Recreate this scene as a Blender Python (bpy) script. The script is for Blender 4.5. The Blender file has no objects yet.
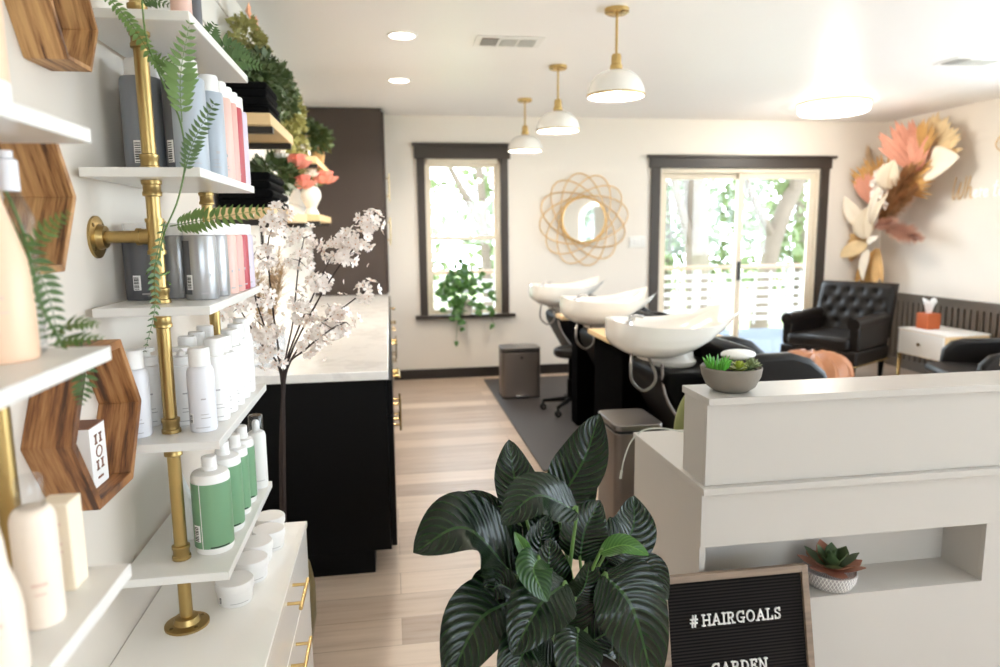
import bpy, math, random
from mathutils import Vector, Matrix, Euler
PI = math.pi
R = math.radians
sc = bpy.context.scene
COL = sc.collection

# ------------------------------------------------------------------ camera
cam_d = bpy.data.cameras.new('camera')
cam = bpy.data.objects.new('camera', cam_d)
COL.objects.link(cam)
cam_d.sensor_fit = 'HORIZONTAL'
cam_d.sensor_width = 36.0
cam_d.lens = 693 / 1000 * 36.0
cam_d.clip_start = 0.05
cam.location = (0, 0, 1.45)
_p, _y, _r = R(8.27), R(8.92), R(0.62)
_w = Vector((math.sin(_y) * math.cos(_p), math.cos(_y) * math.cos(_p), -math.sin(_p)))
_x = Vector((math.cos(_y), -math.sin(_y), 0))
_u = _x.cross(_w)
_x2 = _x * math.cos(_r) - _u * math.sin(_r)
_u2 = _x * math.sin(_r) + _u * math.cos(_r)
cam.rotation_mode = 'QUATERNION'
cam.rotation_quaternion = Matrix((_x2, _u2, -_w)).transposed().to_quaternion()
cam_d.dof.use_dof = True
cam_d.dof.focus_distance = 1.62
cam_d.dof.aperture_fstop = 2.9
sc.camera = cam

# ------------------------------------------------------------------ world, sun, exposure
sc.view_settings.view_transform = 'Standard'
sc.view_settings.look = 'None'
sc.view_settings.gamma = 1.0
sc.view_settings.use_curve_mapping = False
sc.view_settings.exposure = 1.69
WORLD_STRENGTH = 3.4
LAMP = 2.7
world = bpy.data.worlds.new('sky')
sc.world = world
world.use_nodes = True
bg = world.node_tree.nodes['Background']
bg.inputs[0].default_value = (0.865, 0.955, 1.085, 1)
bg.inputs[1].default_value = WORLD_STRENGTH
sun_d = bpy.data.lights.new('sun', 'SUN')
sun = bpy.data.objects.new('sun', sun_d)
COL.objects.link(sun)
sun_d.energy = 0.5
sun_d.angle = R(2)
sun_d.color = (1.0, 0.95, 0.86)
sun.rotation_euler = Vector((-0.55, -0.45, 1.0)).to_track_quat('Z', 'Y').to_euler()
sc.cycles.max_bounces = 10
sc.cycles.diffuse_bounces = 6
sc.cycles.glossy_bounces = 4
sc.cycles.transparent_max_bounces = 12
sc.cycles.sample_clamp_indirect = 6.0
sc.cycles.use_denoising = True


def portal(name, loc, sx, sy, direction):
    d = bpy.data.lights.new(name, 'AREA')
    d.shape = 'RECTANGLE'
    d.size, d.size_y = sx, sy
    d.cycles.is_portal = True
    o = bpy.data.objects.new(name, d)
    COL.objects.link(o)
    o.location = loc
    o.rotation_euler = (-Vector(direction)).to_track_quat('Z', 'Y').to_euler()


FY = -2.4            # front (street) wall of the salon
BY = 6.893           # back wall face
RX = 5.3             # right wall face
LX = -0.69           # shiplap wall face
LNX = -0.58          # smooth wall face behind the brass shelving
CH = 2.57            # ceiling
FW = (0.4, 3.2, 1.15, 2.25)    # front shop window opening x0,x1,z0,z1
portal('daylight_portal_front', ((FW[0] + FW[1]) / 2, FY - 0.08, (FW[2] + FW[3]) / 2), FW[1] - FW[0], FW[3] - FW[2], (0, 1, 0))
SW = (-0.7, 4.6, 0.15, 2.47)     # unseen window added in right wall to brighten the left shelves, y0,y1,z0,z1
portal('added_window_portal', (RX + 0.08, (SW[0] + SW[1]) / 2, (SW[2] + SW[3]) / 2), SW[3] - SW[2], SW[1] - SW[0], (-1, 0, 0))
portal('daylight_portal_window', (0.73, BY + 0.16, 1.39), 0.74, 1.46, (0, -1, 0))
portal('daylight_portal_door', (3.645, BY + 0.16, 1.05), 1.78, 2.06, (0, -1, 0))

# ------------------------------------------------------------------ materials


def lin(c):
    out = []
    for v in c:
        v /= 255.0
        out.append(v / 12.92 if v <= 0.04045 else ((v + 0.055) / 1.055) ** 2.4)
    return (*out, 1.0)


MATS = {}


def mat(name, rgb, rough=0.5, metal=0.0, spec=0.5, coat=0.0, vary=0.06, vscale=6.0, bump=0.0, bscale=80.0, emit=0.0, trans=0.0, sheen=0.0):
    m = bpy.data.materials.new(name)
    m.use_nodes = True
    nt = m.node_tree
    b = nt.nodes['Principled BSDF']
    c = lin(rgb)
    b.inputs['Base Color'].default_value = c
    b.inputs['Roughness'].default_value = rough
    b.inputs['Metallic'].default_value = metal
    b.inputs['Specular IOR Level'].default_value = spec
    b.inputs['Coat Weight'].default_value = coat
    if trans:
        b.inputs['Transmission Weight'].default_value = trans
    if emit:
        b.inputs['Emission Color'].default_value = c
        b.inputs['Emission Strength'].default_value = emit
    if sheen:
        b.inputs['Sheen Weight'].default_value = sheen
    tc = nt.nodes.new('ShaderNodeTexCoord')
    if vary:
        n = nt.nodes.new('ShaderNodeTexNoise')
        n.inputs['Scale'].default_value = vscale
        n.inputs['Detail'].default_value = 4
        nt.links.new(tc.outputs['Object'], n.inputs['Vector'])
        mx = nt.nodes.new('ShaderNodeMix')
        mx.data_type = 'RGBA'
        mx.inputs[6].default_value = tuple(v * (1 - vary) for v in c[:3]) + (1,)
        mx.inputs[7].default_value = tuple(min(1, v * (1 + vary)) for v in c[:3]) + (1,)
        nt.links.new(n.outputs[0], mx.inputs[0])
        nt.links.new(mx.outputs[2], b.inputs['Base Color'])
    if bump:
        n2 = nt.nodes.new('ShaderNodeTexNoise')
        n2.inputs['Scale'].default_value = bscale
        nt.links.new(tc.outputs['Object'], n2.inputs['Vector'])
        bp = nt.nodes.new('ShaderNodeBump')
        bp.inputs['Strength'].default_value = bump
        bp.inputs['Distance'].default_value = 0.01
        nt.links.new(n2.outputs[0], bp.inputs['Height'])
        nt.links.new(bp.outputs[0], b.inputs['Normal'])
    MATS[name] = m
    return m


def ramp(nt, stops):
    r = nt.nodes.new('ShaderNodeValToRGB')
    e = r.color_ramp.elements
    while len(e) < len(stops):
        e.new(0.5)
    for i, (p, c) in enumerate(stops):
        e[i].position = p
        e[i].color = lin(c)
    return r


def streak_wood(name, scale, stops, rough=0.5, noise=1.0):
    """wood whose dark bands follow the board: scale stretches the noise per axis"""
    m = mat(name, stops[0][1], rough, vary=0)
    nt = m.node_tree
    b = nt.nodes['Principled BSDF']
    tc = nt.nodes.new('ShaderNodeTexCoord')
    mp = nt.nodes.new('ShaderNodeMapping')
    mp.inputs['Scale'].default_value = scale
    n = nt.nodes.new('ShaderNodeTexNoise')
    n.inputs['Scale'].default_value = noise
    n.inputs['Detail'].default_value = 5
    n.inputs['Roughness'].default_value = 0.65
    rp = ramp(nt, stops)
    nt.links.new(tc.outputs['Object'], mp.inputs['Vector'])
    nt.links.new(mp.outputs[0], n.inputs['Vector'])
    nt.links.new(n.outputs[0], rp.inputs[0])
    nt.links.new(rp.outputs[0], b.inputs['Base Color'])
    return m


M = MATS
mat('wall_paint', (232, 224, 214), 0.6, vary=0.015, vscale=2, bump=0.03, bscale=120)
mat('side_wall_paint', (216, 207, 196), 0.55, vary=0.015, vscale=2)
mat('ceiling_paint', (243, 240, 237), 0.42, vary=0.015, vscale=1.5)
mat('shiplap_paint', (232, 227, 219), 0.5, vary=0.02)
mat('brown_trim', (54, 44, 36), 0.45, vary=0.05)
mat('black_trim', (34, 28, 25), 0.4)
mat('wainscot_paint', (88, 76, 64), 0.45)
mat('cream_vinyl', (226, 214, 194), 0.45)
mat('white_paint', (236, 233, 228), 0.45, vary=0.02)
mat('white_laminate', (226, 224, 220), 0.32, vary=0.015)
mat('white_gloss', (244, 241, 236), 0.2, vary=0.01, coat=0.3)
mat('white_ceramic', (238, 232, 224), 0.1, vary=0.01, coat=0.5)
mat('desk_laminate', (192, 187, 181), 0.32, vary=0.015)
mat('white_plastic', (238, 236, 234), 0.35, vary=0.01)
mat('pale_plastic', (226, 226, 232), 0.35, vary=0.01)
mat('brass', (176, 150, 98), 0.36, metal=1.0, vary=0.08, vscale=20)
mat('bright_brass', (206, 176, 118), 0.25, metal=1.0)
mat('dark_brass', (120, 96, 52), 0.35, metal=0.9)
mat('gold_wire', (220, 184, 128), 0.4, metal=0.6)
mat('chrome', (210, 210, 212), 0.12, metal=1.0)
mat('steel', (126, 121, 118), 0.3, metal=0.9, vary=0.04)
mat('steel_bin', (122, 112, 106), 0.4, metal=0.55, vary=0.04)
mat('black_cabinet', (15, 14, 14), 0.55, vary=0.05, spec=0.1)
mat('brown_cabinet', (62, 49, 41), 0.45, vary=0.06)
mat('black_gloss', (9, 8, 8), 0.4, vary=0.05, spec=0.05)
mat('black_matte', (7, 6, 6), 0.95, vary=0.05, spec=0.02)
mat('black_leather', (22, 17, 14), 0.42, vary=0.08, bump=0.1, bscale=160, spec=0.26)
mat('black_towel', (14, 13, 14), 0.95, spec=0.1, bump=0.5, bscale=300)
mat('black_rubber', (22, 21, 21), 0.7)
mat('mat_vinyl', (66, 61, 59), 0.55, vary=0.06, bump=0.1)
mat('mirror_glass', (235, 238, 238), 0.03, metal=1.0, vary=0)
mat('barcode_ink', (30, 30, 32), 0.5)
mat('grey_label', (134, 137, 144), 0.35, metal=0.0, vary=0.03)
mat('dark_grey_label', (92, 92, 96), 0.4, metal=0.0, vary=0.03)
mat('blue_grey_label', (170, 178, 188), 0.35, metal=0.0, vary=0.02)
mat('silver_label', (168, 168, 170), 0.3, metal=0.55, vary=0.03)
mat('blush_label', (222, 184, 172), 0.4)
mat('rose_label', (216, 168, 158), 0.4)
mat('red_label', (178, 62, 72), 0.4)
mat('lavender_label', (206, 196, 212), 0.4)
mat('green_label', (116, 158, 122), 0.42, vary=0.02)
mat('peach_plastic', (240, 202, 172), 0.4, vary=0.02)
mat('cream_plastic', (242, 226, 210), 0.4, vary=0.02)
mat('cream_card', (240, 224, 200), 0.7)
mat('brown_print', (128, 84, 60), 0.6)
mat('grey_print', (176, 172, 174), 0.6)
mat('pale_print', (226, 196, 180), 0.6)
mat('concrete', (124, 116, 106), 0.75, vary=0.1, vscale=30, bump=0.1)
mat('coral_petal', (246, 150, 130), 0.6, vary=0.15, vscale=30)
mat('peach_petal', (246, 178, 140), 0.6, vary=0.12, vscale=30)
mat('white_petal', (246, 236, 226), 0.6, vary=0.05, vscale=30)
mat('blossom_petal', (250, 241, 235), 0.6, vary=0.05, vscale=60)
mat('blossom_centre', (214, 172, 140), 0.7)
mat('bark', (46, 33, 28), 0.8, vary=0.2, vscale=40, bump=0.3)
mat('fern_green', (94, 122, 58), 0.5, vary=0.2, vscale=30)
mat('dark_fern', (72, 98, 50), 0.5, vary=0.2, vscale=30)
mat('ivy_green', (78, 94, 54), 0.5, vary=0.35, vscale=14)
mat('olive_green', (150, 146, 84), 0.55, vary=0.3, vscale=14)
mat('pothos_green', (62, 104, 40), 0.4, vary=0.25, vscale=14)
mat('lime_leaf', (120, 160, 66), 0.4, vary=0.1)
mat('stem_green', (92, 122, 62), 0.5)
mat('succulent_green', (92, 168, 58), 0.45, vary=0.2, vscale=40)
mat('succulent_lime', (150, 164, 62), 0.45, vary=0.2, vscale=40)
mat('succulent_sage', (128, 140, 96), 0.5, vary=0.2, vscale=40)
mat('succulent_dark', (80, 100, 64), 0.45, vary=0.15, vscale=30)
mat('succulent_rust', (168, 112, 90), 0.5, vary=0.15, vscale=30)
mat('soil', (36, 28, 22), 0.95)
mat('pampas', (206, 180, 146), 0.9, vary=0.12, vscale=30)
mat('brown_pampas', (186, 140, 96), 0.9, vary=0.2, vscale=30)
mat('pink_pampas', (220, 180, 160), 0.9, vary=0.12, vscale=30)
mat('tan_palm', (214, 174, 118), 0.7, vary=0.15, vscale=20)
mat('gold_palm', (204, 158, 94), 0.7, vary=0.2, vscale=20)
mat('cream_palm', (228, 202, 158), 0.7, vary=0.1, vscale=20)
mat('coral_palm', (226, 160, 136), 0.7, vary=0.12, vscale=20)
mat('ivory_leaf', (240, 228, 210), 0.6, vary=0.05)
mat('tan_leather', (172, 114, 76), 0.5, vary=0.2, vscale=8, bump=0.25, bscale=30)
mat('tissue_wood', (184, 92, 46), 0.5, vary=0.15, vscale=10)
mat('tissue_paper', (244, 243, 242), 0.8)
mat('olive_fabric', (140, 144, 92), 0.7, bump=0.1, bscale=200)
mat('pale_oak', (222, 190, 142), 0.5, vary=0.08, vscale=10)
mat('tan_basket', (206, 160, 104), 0.8, vary=0.2, vscale=60, bump=0.4, bscale=120)
mat('cable_white', (206, 212, 204), 0.5)
mat('hose_grey', (128, 122, 116), 0.3, metal=0.5)
mat('lamp_glow', (255, 246, 230), 0.5, vary=0, emit=1.1 * LAMP)
mat('flush_glass', (255, 250, 240), 0.4, vary=0, emit=0.8 * LAMP)
mat('led_glow', (255, 252, 246), 0.5, vary=0, emit=2.0)
mat('neon_white', (255, 252, 246), 0.5, vary=0, emit=0.15)
mat('deck_boards', (78, 86, 96), 0.7, vary=0.1, vscale=3)
mat('rail_white', (172, 168, 162), 0.6)
mat('rail_wood', (140, 114, 92), 0.6)
mat('tree_bark', (94, 82, 70), 0.9, vary=0.2, vscale=5)
mat('tree_leaf', (92, 106, 62), 0.7, vary=0.3, vscale=3)
mat('lawn', (140, 150, 100), 0.9, vary=0.2)
mat('sidewalk', (170, 166, 160), 0.9, vary=0.1)
mat('planter_pale', (206, 214, 220), 0.4, vary=0.02)
mat('vase_olive', (92, 80, 44), 0.35, vary=0.1)
mat('vent_dark', (120, 100, 80), 0.8)

streak_wood('hex_wood', (70, 5, 5), [(0.37, (72, 42, 24)), (0.45, (122, 78, 44)), (0.53, (152, 102, 58)), (0.64, (176, 128, 80))], 0.55)
streak_wood('hex_wood_light', (70, 5, 5), [(0.37, (92, 60, 38)), (0.45, (156, 112, 70)), (0.53, (186, 142, 94)), (0.64, (206, 164, 112))], 0.55)
streak_wood('frame_wood', (3, 3, 40), [(0.3, (116, 98, 84)), (0.7, (150, 130, 112))], 0.6)
streak_wood('marble', (2.2, 2.2, 2.2), [(0.3, (228, 224, 220)), (0.5, (240, 237, 233)), (0.6, (222, 218, 215)), (0.68, (240, 237, 233))], 0.18, 1.6)


def floor_mat():
    m = mat('floor_planks', (196, 170, 142), 0.38, vary=0)
    nt = m.node_tree
    b = nt.nodes['Principled BSDF']
    tc = nt.nodes.new('ShaderNodeTexCoord')
    br = nt.nodes.new('ShaderNodeTexBrick')
    br.inputs['Scale'].default_value = 1.0
    br.inputs['Brick Width'].default_value = 1.25
    br.inputs['Row Height'].default_value = 0.178
    br.inputs['Mortar Size'].default_value = 0.0016
    br.inputs['Bias'].default_value = 0.0
    br.inputs['Color1'].default_value = lin((212, 190, 169))
    br.inputs['Color2'].default_value = lin((138, 111, 89))
    br.inputs['Mortar'].default_value = lin((128, 104, 82))
    br.offset = 0.37
    nt.links.new(tc.outputs['Object'], br.inputs['Vector'])
    mp = nt.nodes.new('ShaderNodeMapping')
    mp.inputs['Scale'].default_value = (1.6, 22, 1)
    n = nt.nodes.new('ShaderNodeTexNoise')
    n.inputs['Scale'].default_value = 1.5
    n.inputs['Detail'].default_value = 6
    n.inputs['Roughness'].default_value = 0.6
    nt.links.new(tc.outputs['Object'], mp.inputs['Vector'])
    nt.links.new(mp.outputs[0], n.inputs['Vector'])
    rp = ramp(nt, [(0.3, (146, 122, 104)), (0.48, (200, 180, 162)), (0.7, (222, 206, 190))])
    nt.links.new(n.outputs[0], rp.inputs[0])
    mx = nt.nodes.new('ShaderNodeMix')
    mx.data_type = 'RGBA'
    mx.blend_type = 'MIX'
    mx.inputs[0].default_value = 0.32
    nt.links.new(br.outputs[0], mx.inputs[6])
    nt.links.new(rp.outputs[0], mx.inputs[7])
    nt.links.new(mx.outputs[2], b.inputs['Base Color'])
    bp = nt.nodes.new('ShaderNodeBump')
    bp.inputs['Strength'].default_value = 0.15
    bp.inputs['Distance'].default_value = 0.002
    nt.links.new(br.outputs[1], bp.inputs['Height'])
    bp.invert = True
    nt.links.new(bp.outputs[0], b.inputs['Normal'])


floor_mat()


def glass_mat():
    m = bpy.data.materials.new('window_glass')
    m.use_nodes = True
    nt = m.node_tree
    nt.nodes.clear()
    out = nt.nodes.new('ShaderNodeOutputMaterial')
    t = nt.nodes.new('ShaderNodeBsdfTransparent')
    t.inputs[0].default_value = (0.95, 0.97, 0.96, 1)
    g = nt.nodes.new('ShaderNodeBsdfGlossy')
    g.inputs['Roughness'].default_value = 0.02
    lw = nt.nodes.new('ShaderNodeLayerWeight')
    lw.inputs[0].default_value = 0.5
    pw = nt.nodes.new('ShaderNodeMath')
    pw.operation = 'POWER'
    pw.inputs[1].default_value = 4.0
    f = nt.nodes.new('ShaderNodeMath')
    f.operation = 'MULTIPLY_ADD'
    f.inputs[1].default_value = 0.6
    f.inputs[2].default_value = 0.035
    nt.links.new(lw.outputs['Facing'], pw.inputs[0])
    nt.links.new(pw.outputs[0], f.inputs[0])
    mx = nt.nodes.new('ShaderNodeMixShader')
    nt.links.new(f.outputs[0], mx.inputs[0])
    nt.links.new(t.outputs[0], mx.inputs[1])
    nt.links.new(g.outputs[0], mx.inputs[2])
    nt.links.new(mx.outputs[0], out.inputs[0])
    MATS['window_glass'] = m
    m2 = m.copy()
    m2.name = 'clear_plastic'
    m2.node_tree.nodes['Transparent BSDF'].inputs[0].default_value = (0.95, 0.955, 0.96, 1)
    MATS['clear_plastic'] = m2
    m3 = m.copy()
    m3.name = 'blue_glass'
    m3.node_tree.nodes['Transparent BSDF'].inputs[0].default_value = (0.90, 0.92, 0.95, 1)
    MATS['blue_glass'] = m3


glass_mat()


def leaf_mat(name, c0, c1, rough=0.28):
    """glossy leaf with pale curved side veins; U runs along the leaf, V across (-1..1 stored as 0..1)"""
    m = mat(name, c0, rough, vary=0, spec=0.34)
    nt = m.node_tree
    b = nt.nodes['Principled BSDF']
    uv = nt.nodes.new('ShaderNodeUVMap')
    sp = nt.nodes.new('ShaderNodeSeparateXYZ')
    nt.links.new(uv.outputs[0], sp.inputs[0])

    def math_(op, a, bb):
        n = nt.nodes.new('ShaderNodeMath')
        n.operation = op
        for i, v in enumerate((a, bb)):
            if isinstance(v, (int, float)):
                n.inputs[i].default_value = v
            else:
                nt.links.new(v, n.inputs[i])
        return n.outputs[0]
    v = math_('ABSOLUTE', math_('SUBTRACT', sp.outputs[1], 0.5), 0)
    u = math_('SUBTRACT', sp.outputs[0], math_('MULTIPLY', math_('POWER', v, 1.2), 0.55))
    w = math_('SINE', math_('MULTIPLY', u, 78.0), 0)
    ww = math_('MULTIPLY', math_('ADD', w, 1.0), 0.5)
    p = math_('POWER', ww, 3.0)
    rib = math_('LESS_THAN', v, 0.022)
    fac = math_('MAXIMUM', math_('MULTIPLY', p, 0.34), rib)
    mx = nt.nodes.new('ShaderNodeMix')
    mx.data_type = 'RGBA'
    mx.inputs[6].default_value = lin(c0)
    mx.inputs[7].default_value = lin(c1)
    nt.links.new(fac, mx.inputs[0])
    nt.links.new(mx.outputs[2], b.inputs['Base Color'])
    bp = nt.nodes.new('ShaderNodeBump')
    bp.inputs['Strength'].default_value = 0.32
    bp.inputs['Distance'].default_value = 0.003
    nt.links.new(ww, bp.inputs['Height'])
    nt.links.new(bp.outputs[0], b.inputs['Normal'])


leaf_mat('lily_leaf', (9, 24, 10), (40, 66, 30), 0.27)
leaf_mat('lily_leaf_light', (58, 98, 40), (108, 148, 70))
leaf_mat('lily_leaf_mid', (26, 58, 22), (70, 104, 48))
leaf_mat('palm_cream_leaf', (236, 222, 200), (214, 194, 160), 0.6)


def felt_mat():
    m = mat('black_felt', (22, 20, 20), 0.95, vary=0)
    nt = m.node_tree
    b = nt.nodes['Principled BSDF']
    b.inputs['Specular IOR Level'].default_value = 0.1
    tc = nt.nodes.new('ShaderNodeTexCoord')
    w = nt.nodes.new('ShaderNodeTexWave')
    w.bands_direction = 'Z'
    w.inputs['Scale'].default_value = 36
    w.inputs['Distortion'].default_value = 0
    nt.links.new(tc.outputs['Object'], w.inputs['Vector'])
    rp = ramp(nt, [(0.25, (10, 9, 9)), (0.6, (40, 36, 35))])
    nt.links.new(w.outputs[1], rp.inputs[0])
    nt.links.new(rp.outputs[0], b.inputs['Base Color'])


felt_mat()


def lattice_mat():
    m = mat('lattice_pot', (222, 220, 216), 0.7, vary=0)
    nt = m.node_tree
    b = nt.nodes['Principled BSDF']
    uv = nt.nodes.new('ShaderNodeUVMap')
    sp = nt.nodes.new('ShaderNodeSeparateXYZ')
    nt.links.new(uv.outputs[0], sp.inputs[0])

    def n(op, a, bb):
        q = nt.nodes.new('ShaderNodeMath')
        q.operation = op
        for i, v in enumerate((a, bb)):
            if isinstance(v, (int, float)):
                q.inputs[i].default_value = v
            else:
                nt.links.new(v, q.inputs[i])
        return q.outputs[0]
    a = n('MULTIPLY', sp.outputs[0], 2 * PI * 22)
    c = n('MULTIPLY', sp.outputs[1], 2 * PI * 4.5)
    s1 = n('ABSOLUTE', n('SINE', n('ADD', a, c), 0), 0)
    s2 = n('ABSOLUTE', n('SINE', n('SUBTRACT', a, c), 0), 0)
    f = n('LESS_THAN', n('MINIMUM', s1, s2), 0.30)
    mx = nt.nodes.new('ShaderNodeMix')
    mx.data_type = 'RGBA'
    mx.inputs[6].default_value = lin((164, 160, 160))
    mx.inputs[7].default_value = lin((232, 230, 226))
    nt.links.new(f, mx.inputs[0])
    nt.links.new(mx.outputs[2], b.inputs['Base Color'])


lattice_mat()

# ------------------------------------------------------------------ mesh helpers


class MB:
    def __init__(s):
        s.v, s.f, s.m, s.uv = [], [], [], []

    def add(s, vs, fs, mi=0, uvs=None):
        o = len(s.v)
        s.v += [Vector(p) for p in vs]
        s.uv += list(uvs) if uvs else [(0, 0)] * len(vs)
        for f in fs:
            s.f.append([i + o for i in f])
            s.m.append(mi)
        return s

    def box(s, x0, x1, y0, y1, z0, z1, mi=0):
        vs = [(x, y, z) for x in (x0, x1) for y in (y0, y1) for z in (z0, z1)]
        return s.add(vs, [(0, 1, 3, 2), (4, 6, 7, 5), (0, 4, 5, 1), (2, 3, 7, 6), (0, 2, 6, 4), (1, 5, 7, 3)], mi)

    def obox(s, c, ax, ay, az, mi=0):
        """box from centre and three half-axis vectors"""
        c, ax, ay, az = map(Vector, (c, ax, ay, az))
        vs = [c + ax * i + ay * j + az * k for i in (-1, 1) for j in (-1, 1) for k in (-1, 1)]
        return s.add(vs, [(0, 1, 3, 2), (4, 6, 7, 5), (0, 4, 5, 1), (2, 3, 7, 6), (0, 2, 6, 4), (1, 5, 7, 3)], mi)

    def tube(s, pts, r, n=8, mi=0, closed=False):
        pts = [Vector(p) for p in pts]
        k = len(pts)
        rr = r if isinstance(r, (list, tuple)) else [r] * k
        vs, fs = [], []
        up = None
        for i, p in enumerate(pts):
            a = pts[(i - 1) % k] if (closed or i) else p
            b = pts[(i + 1) % k] if (closed or i < k - 1) else p
            t = (b - a).normalized()
            if up is None:
                up = Vector((0, 0, 1)) if abs(t.z) < 0.9 else Vector((1, 0, 0))
            side = t.cross(up).normalized()
            up = side.cross(t).normalized()
            for j in range(n):
                an = 2 * PI * j / n
                vs.append(p + (side * math.cos(an) + up * math.sin(an)) * rr[i])
        for i in range(k if closed else k - 1):
            i2 = (i + 1) % k
            for j in range(n):
                j2 = (j + 1) % n
                fs.append((i * n + j, i * n + j2, i2 * n + j2, i2 * n + j))
        if not closed:
            fs.append(tuple(range(n))[::-1])
            fs.append(tuple((k - 1) * n + j for j in range(n)))
        return s.add(vs, fs, mi)

    def lathe(s, prof, c=(0, 0, 0), n=24, mi=0, sx=1.0, sy=1.0, M=None, cap=True):
        c = Vector(c)
        vs, fs, uvs = [], [], []
        k = len(prof)
        for i, (r, z) in enumerate(prof):
            for j in range(n):
                an = 2 * PI * j / n
                p = Vector((r * sx * math.cos(an), r * sy * math.sin(an), z))
                if M is not None:
                    p = M @ p
                vs.append(c + p)
                uvs.append((j / n if j <= n // 2 else 1 - j / n, i / max(1, k - 1)))
        for i in range(k - 1):
            for j in range(n):
                j2 = (j + 1) % n
                fs.append((i * n + j, i * n + j2, (i + 1) * n + j2, (i + 1) * n + j))
        if cap and prof[0][0] > 1e-4:
            fs.append(tuple(range(n))[::-1])
        if cap and prof[-1][0] > 1e-4:
            fs.append(tuple((k - 1) * n + j for j in range(n)))
        return s.add(vs, fs, mi, uvs)

    def prism(s, poly, axis, a, b, mi=0):
        """poly: 2D points; axis 0/1/2 is the extrusion axis from a to b"""
        def P(p, t):
            if axis == 0:
                return (t, p[0], p[1])
            if axis == 1:
                return (p[0], t, p[1])
            return (p[0], p[1], t)
        n = len(poly)
        vs = [P(p, a) for p in poly] + [P(p, b) for p in poly]
        fs = [tuple(range(n))[::-1], tuple(range(n, 2 * n))]
        for i in range(n):
            j = (i + 1) % n
            fs.append((i, j, n + j, n + i))
        return s.add(vs, fs, mi)

    def grid(s, rows, mi=0, uvs=None):
        k, n = len(rows), len(rows[0])
        vs = [p for r in rows for p in r]
        fs = [(i * n + j, i * n + j + 1, (i + 1) * n + j + 1, (i + 1) * n + j) for i in range(k - 1) for j in range(n - 1)]
        return s.add(vs, fs, mi, uvs)

    def ell(s, c, rx, ry, rz, n=16, k=10, mi=0, M=None, pw=1.0):
        prof = []
        for i in range(k + 1):
            a = -PI / 2 + PI * i / k
            prof.append((max(0.0, math.cos(a)) ** pw if i not in (0, k) else 1e-5, math.sin(a)))
        mm = Matrix.Diagonal((rx, ry, rz))
        if M is not None:
            mm = M @ mm
        return s.lathe(prof, c, n, mi, M=mm)

    def build(s, name, mats, parent=None, bevel=0.0, seg=2, sharp=40, solid=0.0, recalc=True, sub=0):
        org = ORG.get(parent.name, Vector()) if parent else Vector()
        me = bpy.data.meshes.new(name)
        me.from_pydata([v - org for v in s.v], [], s.f)
        if isinstance(mats, str):
            mats = [mats]
        for mn in mats:
            me.materials.append(MATS[mn])
        me.polygons.foreach_set('material_index', s.m)
        me.polygons.foreach_set('use_smooth', [True] * len(s.f))
        ul = me.uv_layers.new(name='UVMap')
        buf = []
        for lp in me.loops:
            buf += s.uv[lp.vertex_index]
        ul.data.foreach_set('uv', buf)
        if recalc:
            import bmesh
            bm = bmesh.new()
            bm.from_mesh(me)
            bmesh.ops.recalc_face_normals(bm, faces=bm.faces)
            bm.to_mesh(me)
            bm.free()
        me.set_sharp_from_angle(angle=R(sharp))
        me.update()
        o = bpy.data.objects.new(name, me)
        COL.objects.link(o)
        if parent:
            o.parent = parent
            ORG[o.name] = org
        if solid:
            md = o.modifiers.new('solid', 'SOLIDIFY')
            md.thickness = solid
            md.offset = 0
        if bevel:
            md = o.modifiers.new('bevel', 'BEVEL')
            md.width = bevel
            md.segments = seg
            md.limit_method = 'ANGLE'
            md.angle_limit = R(40)
            md.harden_normals = False
        if sub:
            md = o.modifiers.new('sub', 'SUBSURF')
            md.levels = sub
            md.render_levels = sub
        return o


ORG = {}


def tag(o, label=None, cat=None, group=None, kind=None):
    if label:
        o['label'] = label
    if cat:
        o['category'] = cat
    if group:
        o['group'] = group
    if kind:
        o['kind'] = kind
    return o


def thing(name, loc, label, cat, group=None, local=False):
    """an Empty at the thing's base; parts are built in world coordinates (or local ones when local=True)"""
    o = bpy.data.objects.new(name, None)
    COL.objects.link(o)
    o.location = loc
    o.empty_display_size = 0.1
    ORG[o.name] = Vector((0, 0, 0)) if local else Vector(loc)
    return tag(o, label, cat, group)


def struct(o):
    o['kind'] = 'structure'
    return o


def copy_tree(o, parent=None):
    c = o.copy()
    COL.objects.link(c)
    if parent:
        c.parent = parent
    for ch in list(o.children):
        copy_tree(ch, c)
    return c


def lerp(a, b, t):
    return a + (b - a) * t


def bez(pts, n):
    """smooth Catmull-Rom through points, n samples"""
    P = [Vector(p) for p in pts]
    if len(P) == 2:
        return [P[0].lerp(P[1], i / (n - 1)) for i in range(n)]
    out = []
    k = len(P) - 1
    for i in range(n):
        t = i / (n - 1) * k
        j = min(int(t), k - 1)
        u = t - j
        p0, p1, p2 = P[max(j - 1, 0)], P[j], P[j + 1]
        p3 = P[min(j + 2, k)]
        if j == 0:
            p0 = p1 * 2 - p2
        if j == k - 1:
            p3 = p2 * 2 - p1
        out.append(0.5 * ((2 * p1) + (p2 - p0) * u + (2 * p0 - 5 * p1 + 4 * p2 - p3) * u * u + (3 * p1 - p0 - 3 * p2 + p3) * u ** 3))
    return out


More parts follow.
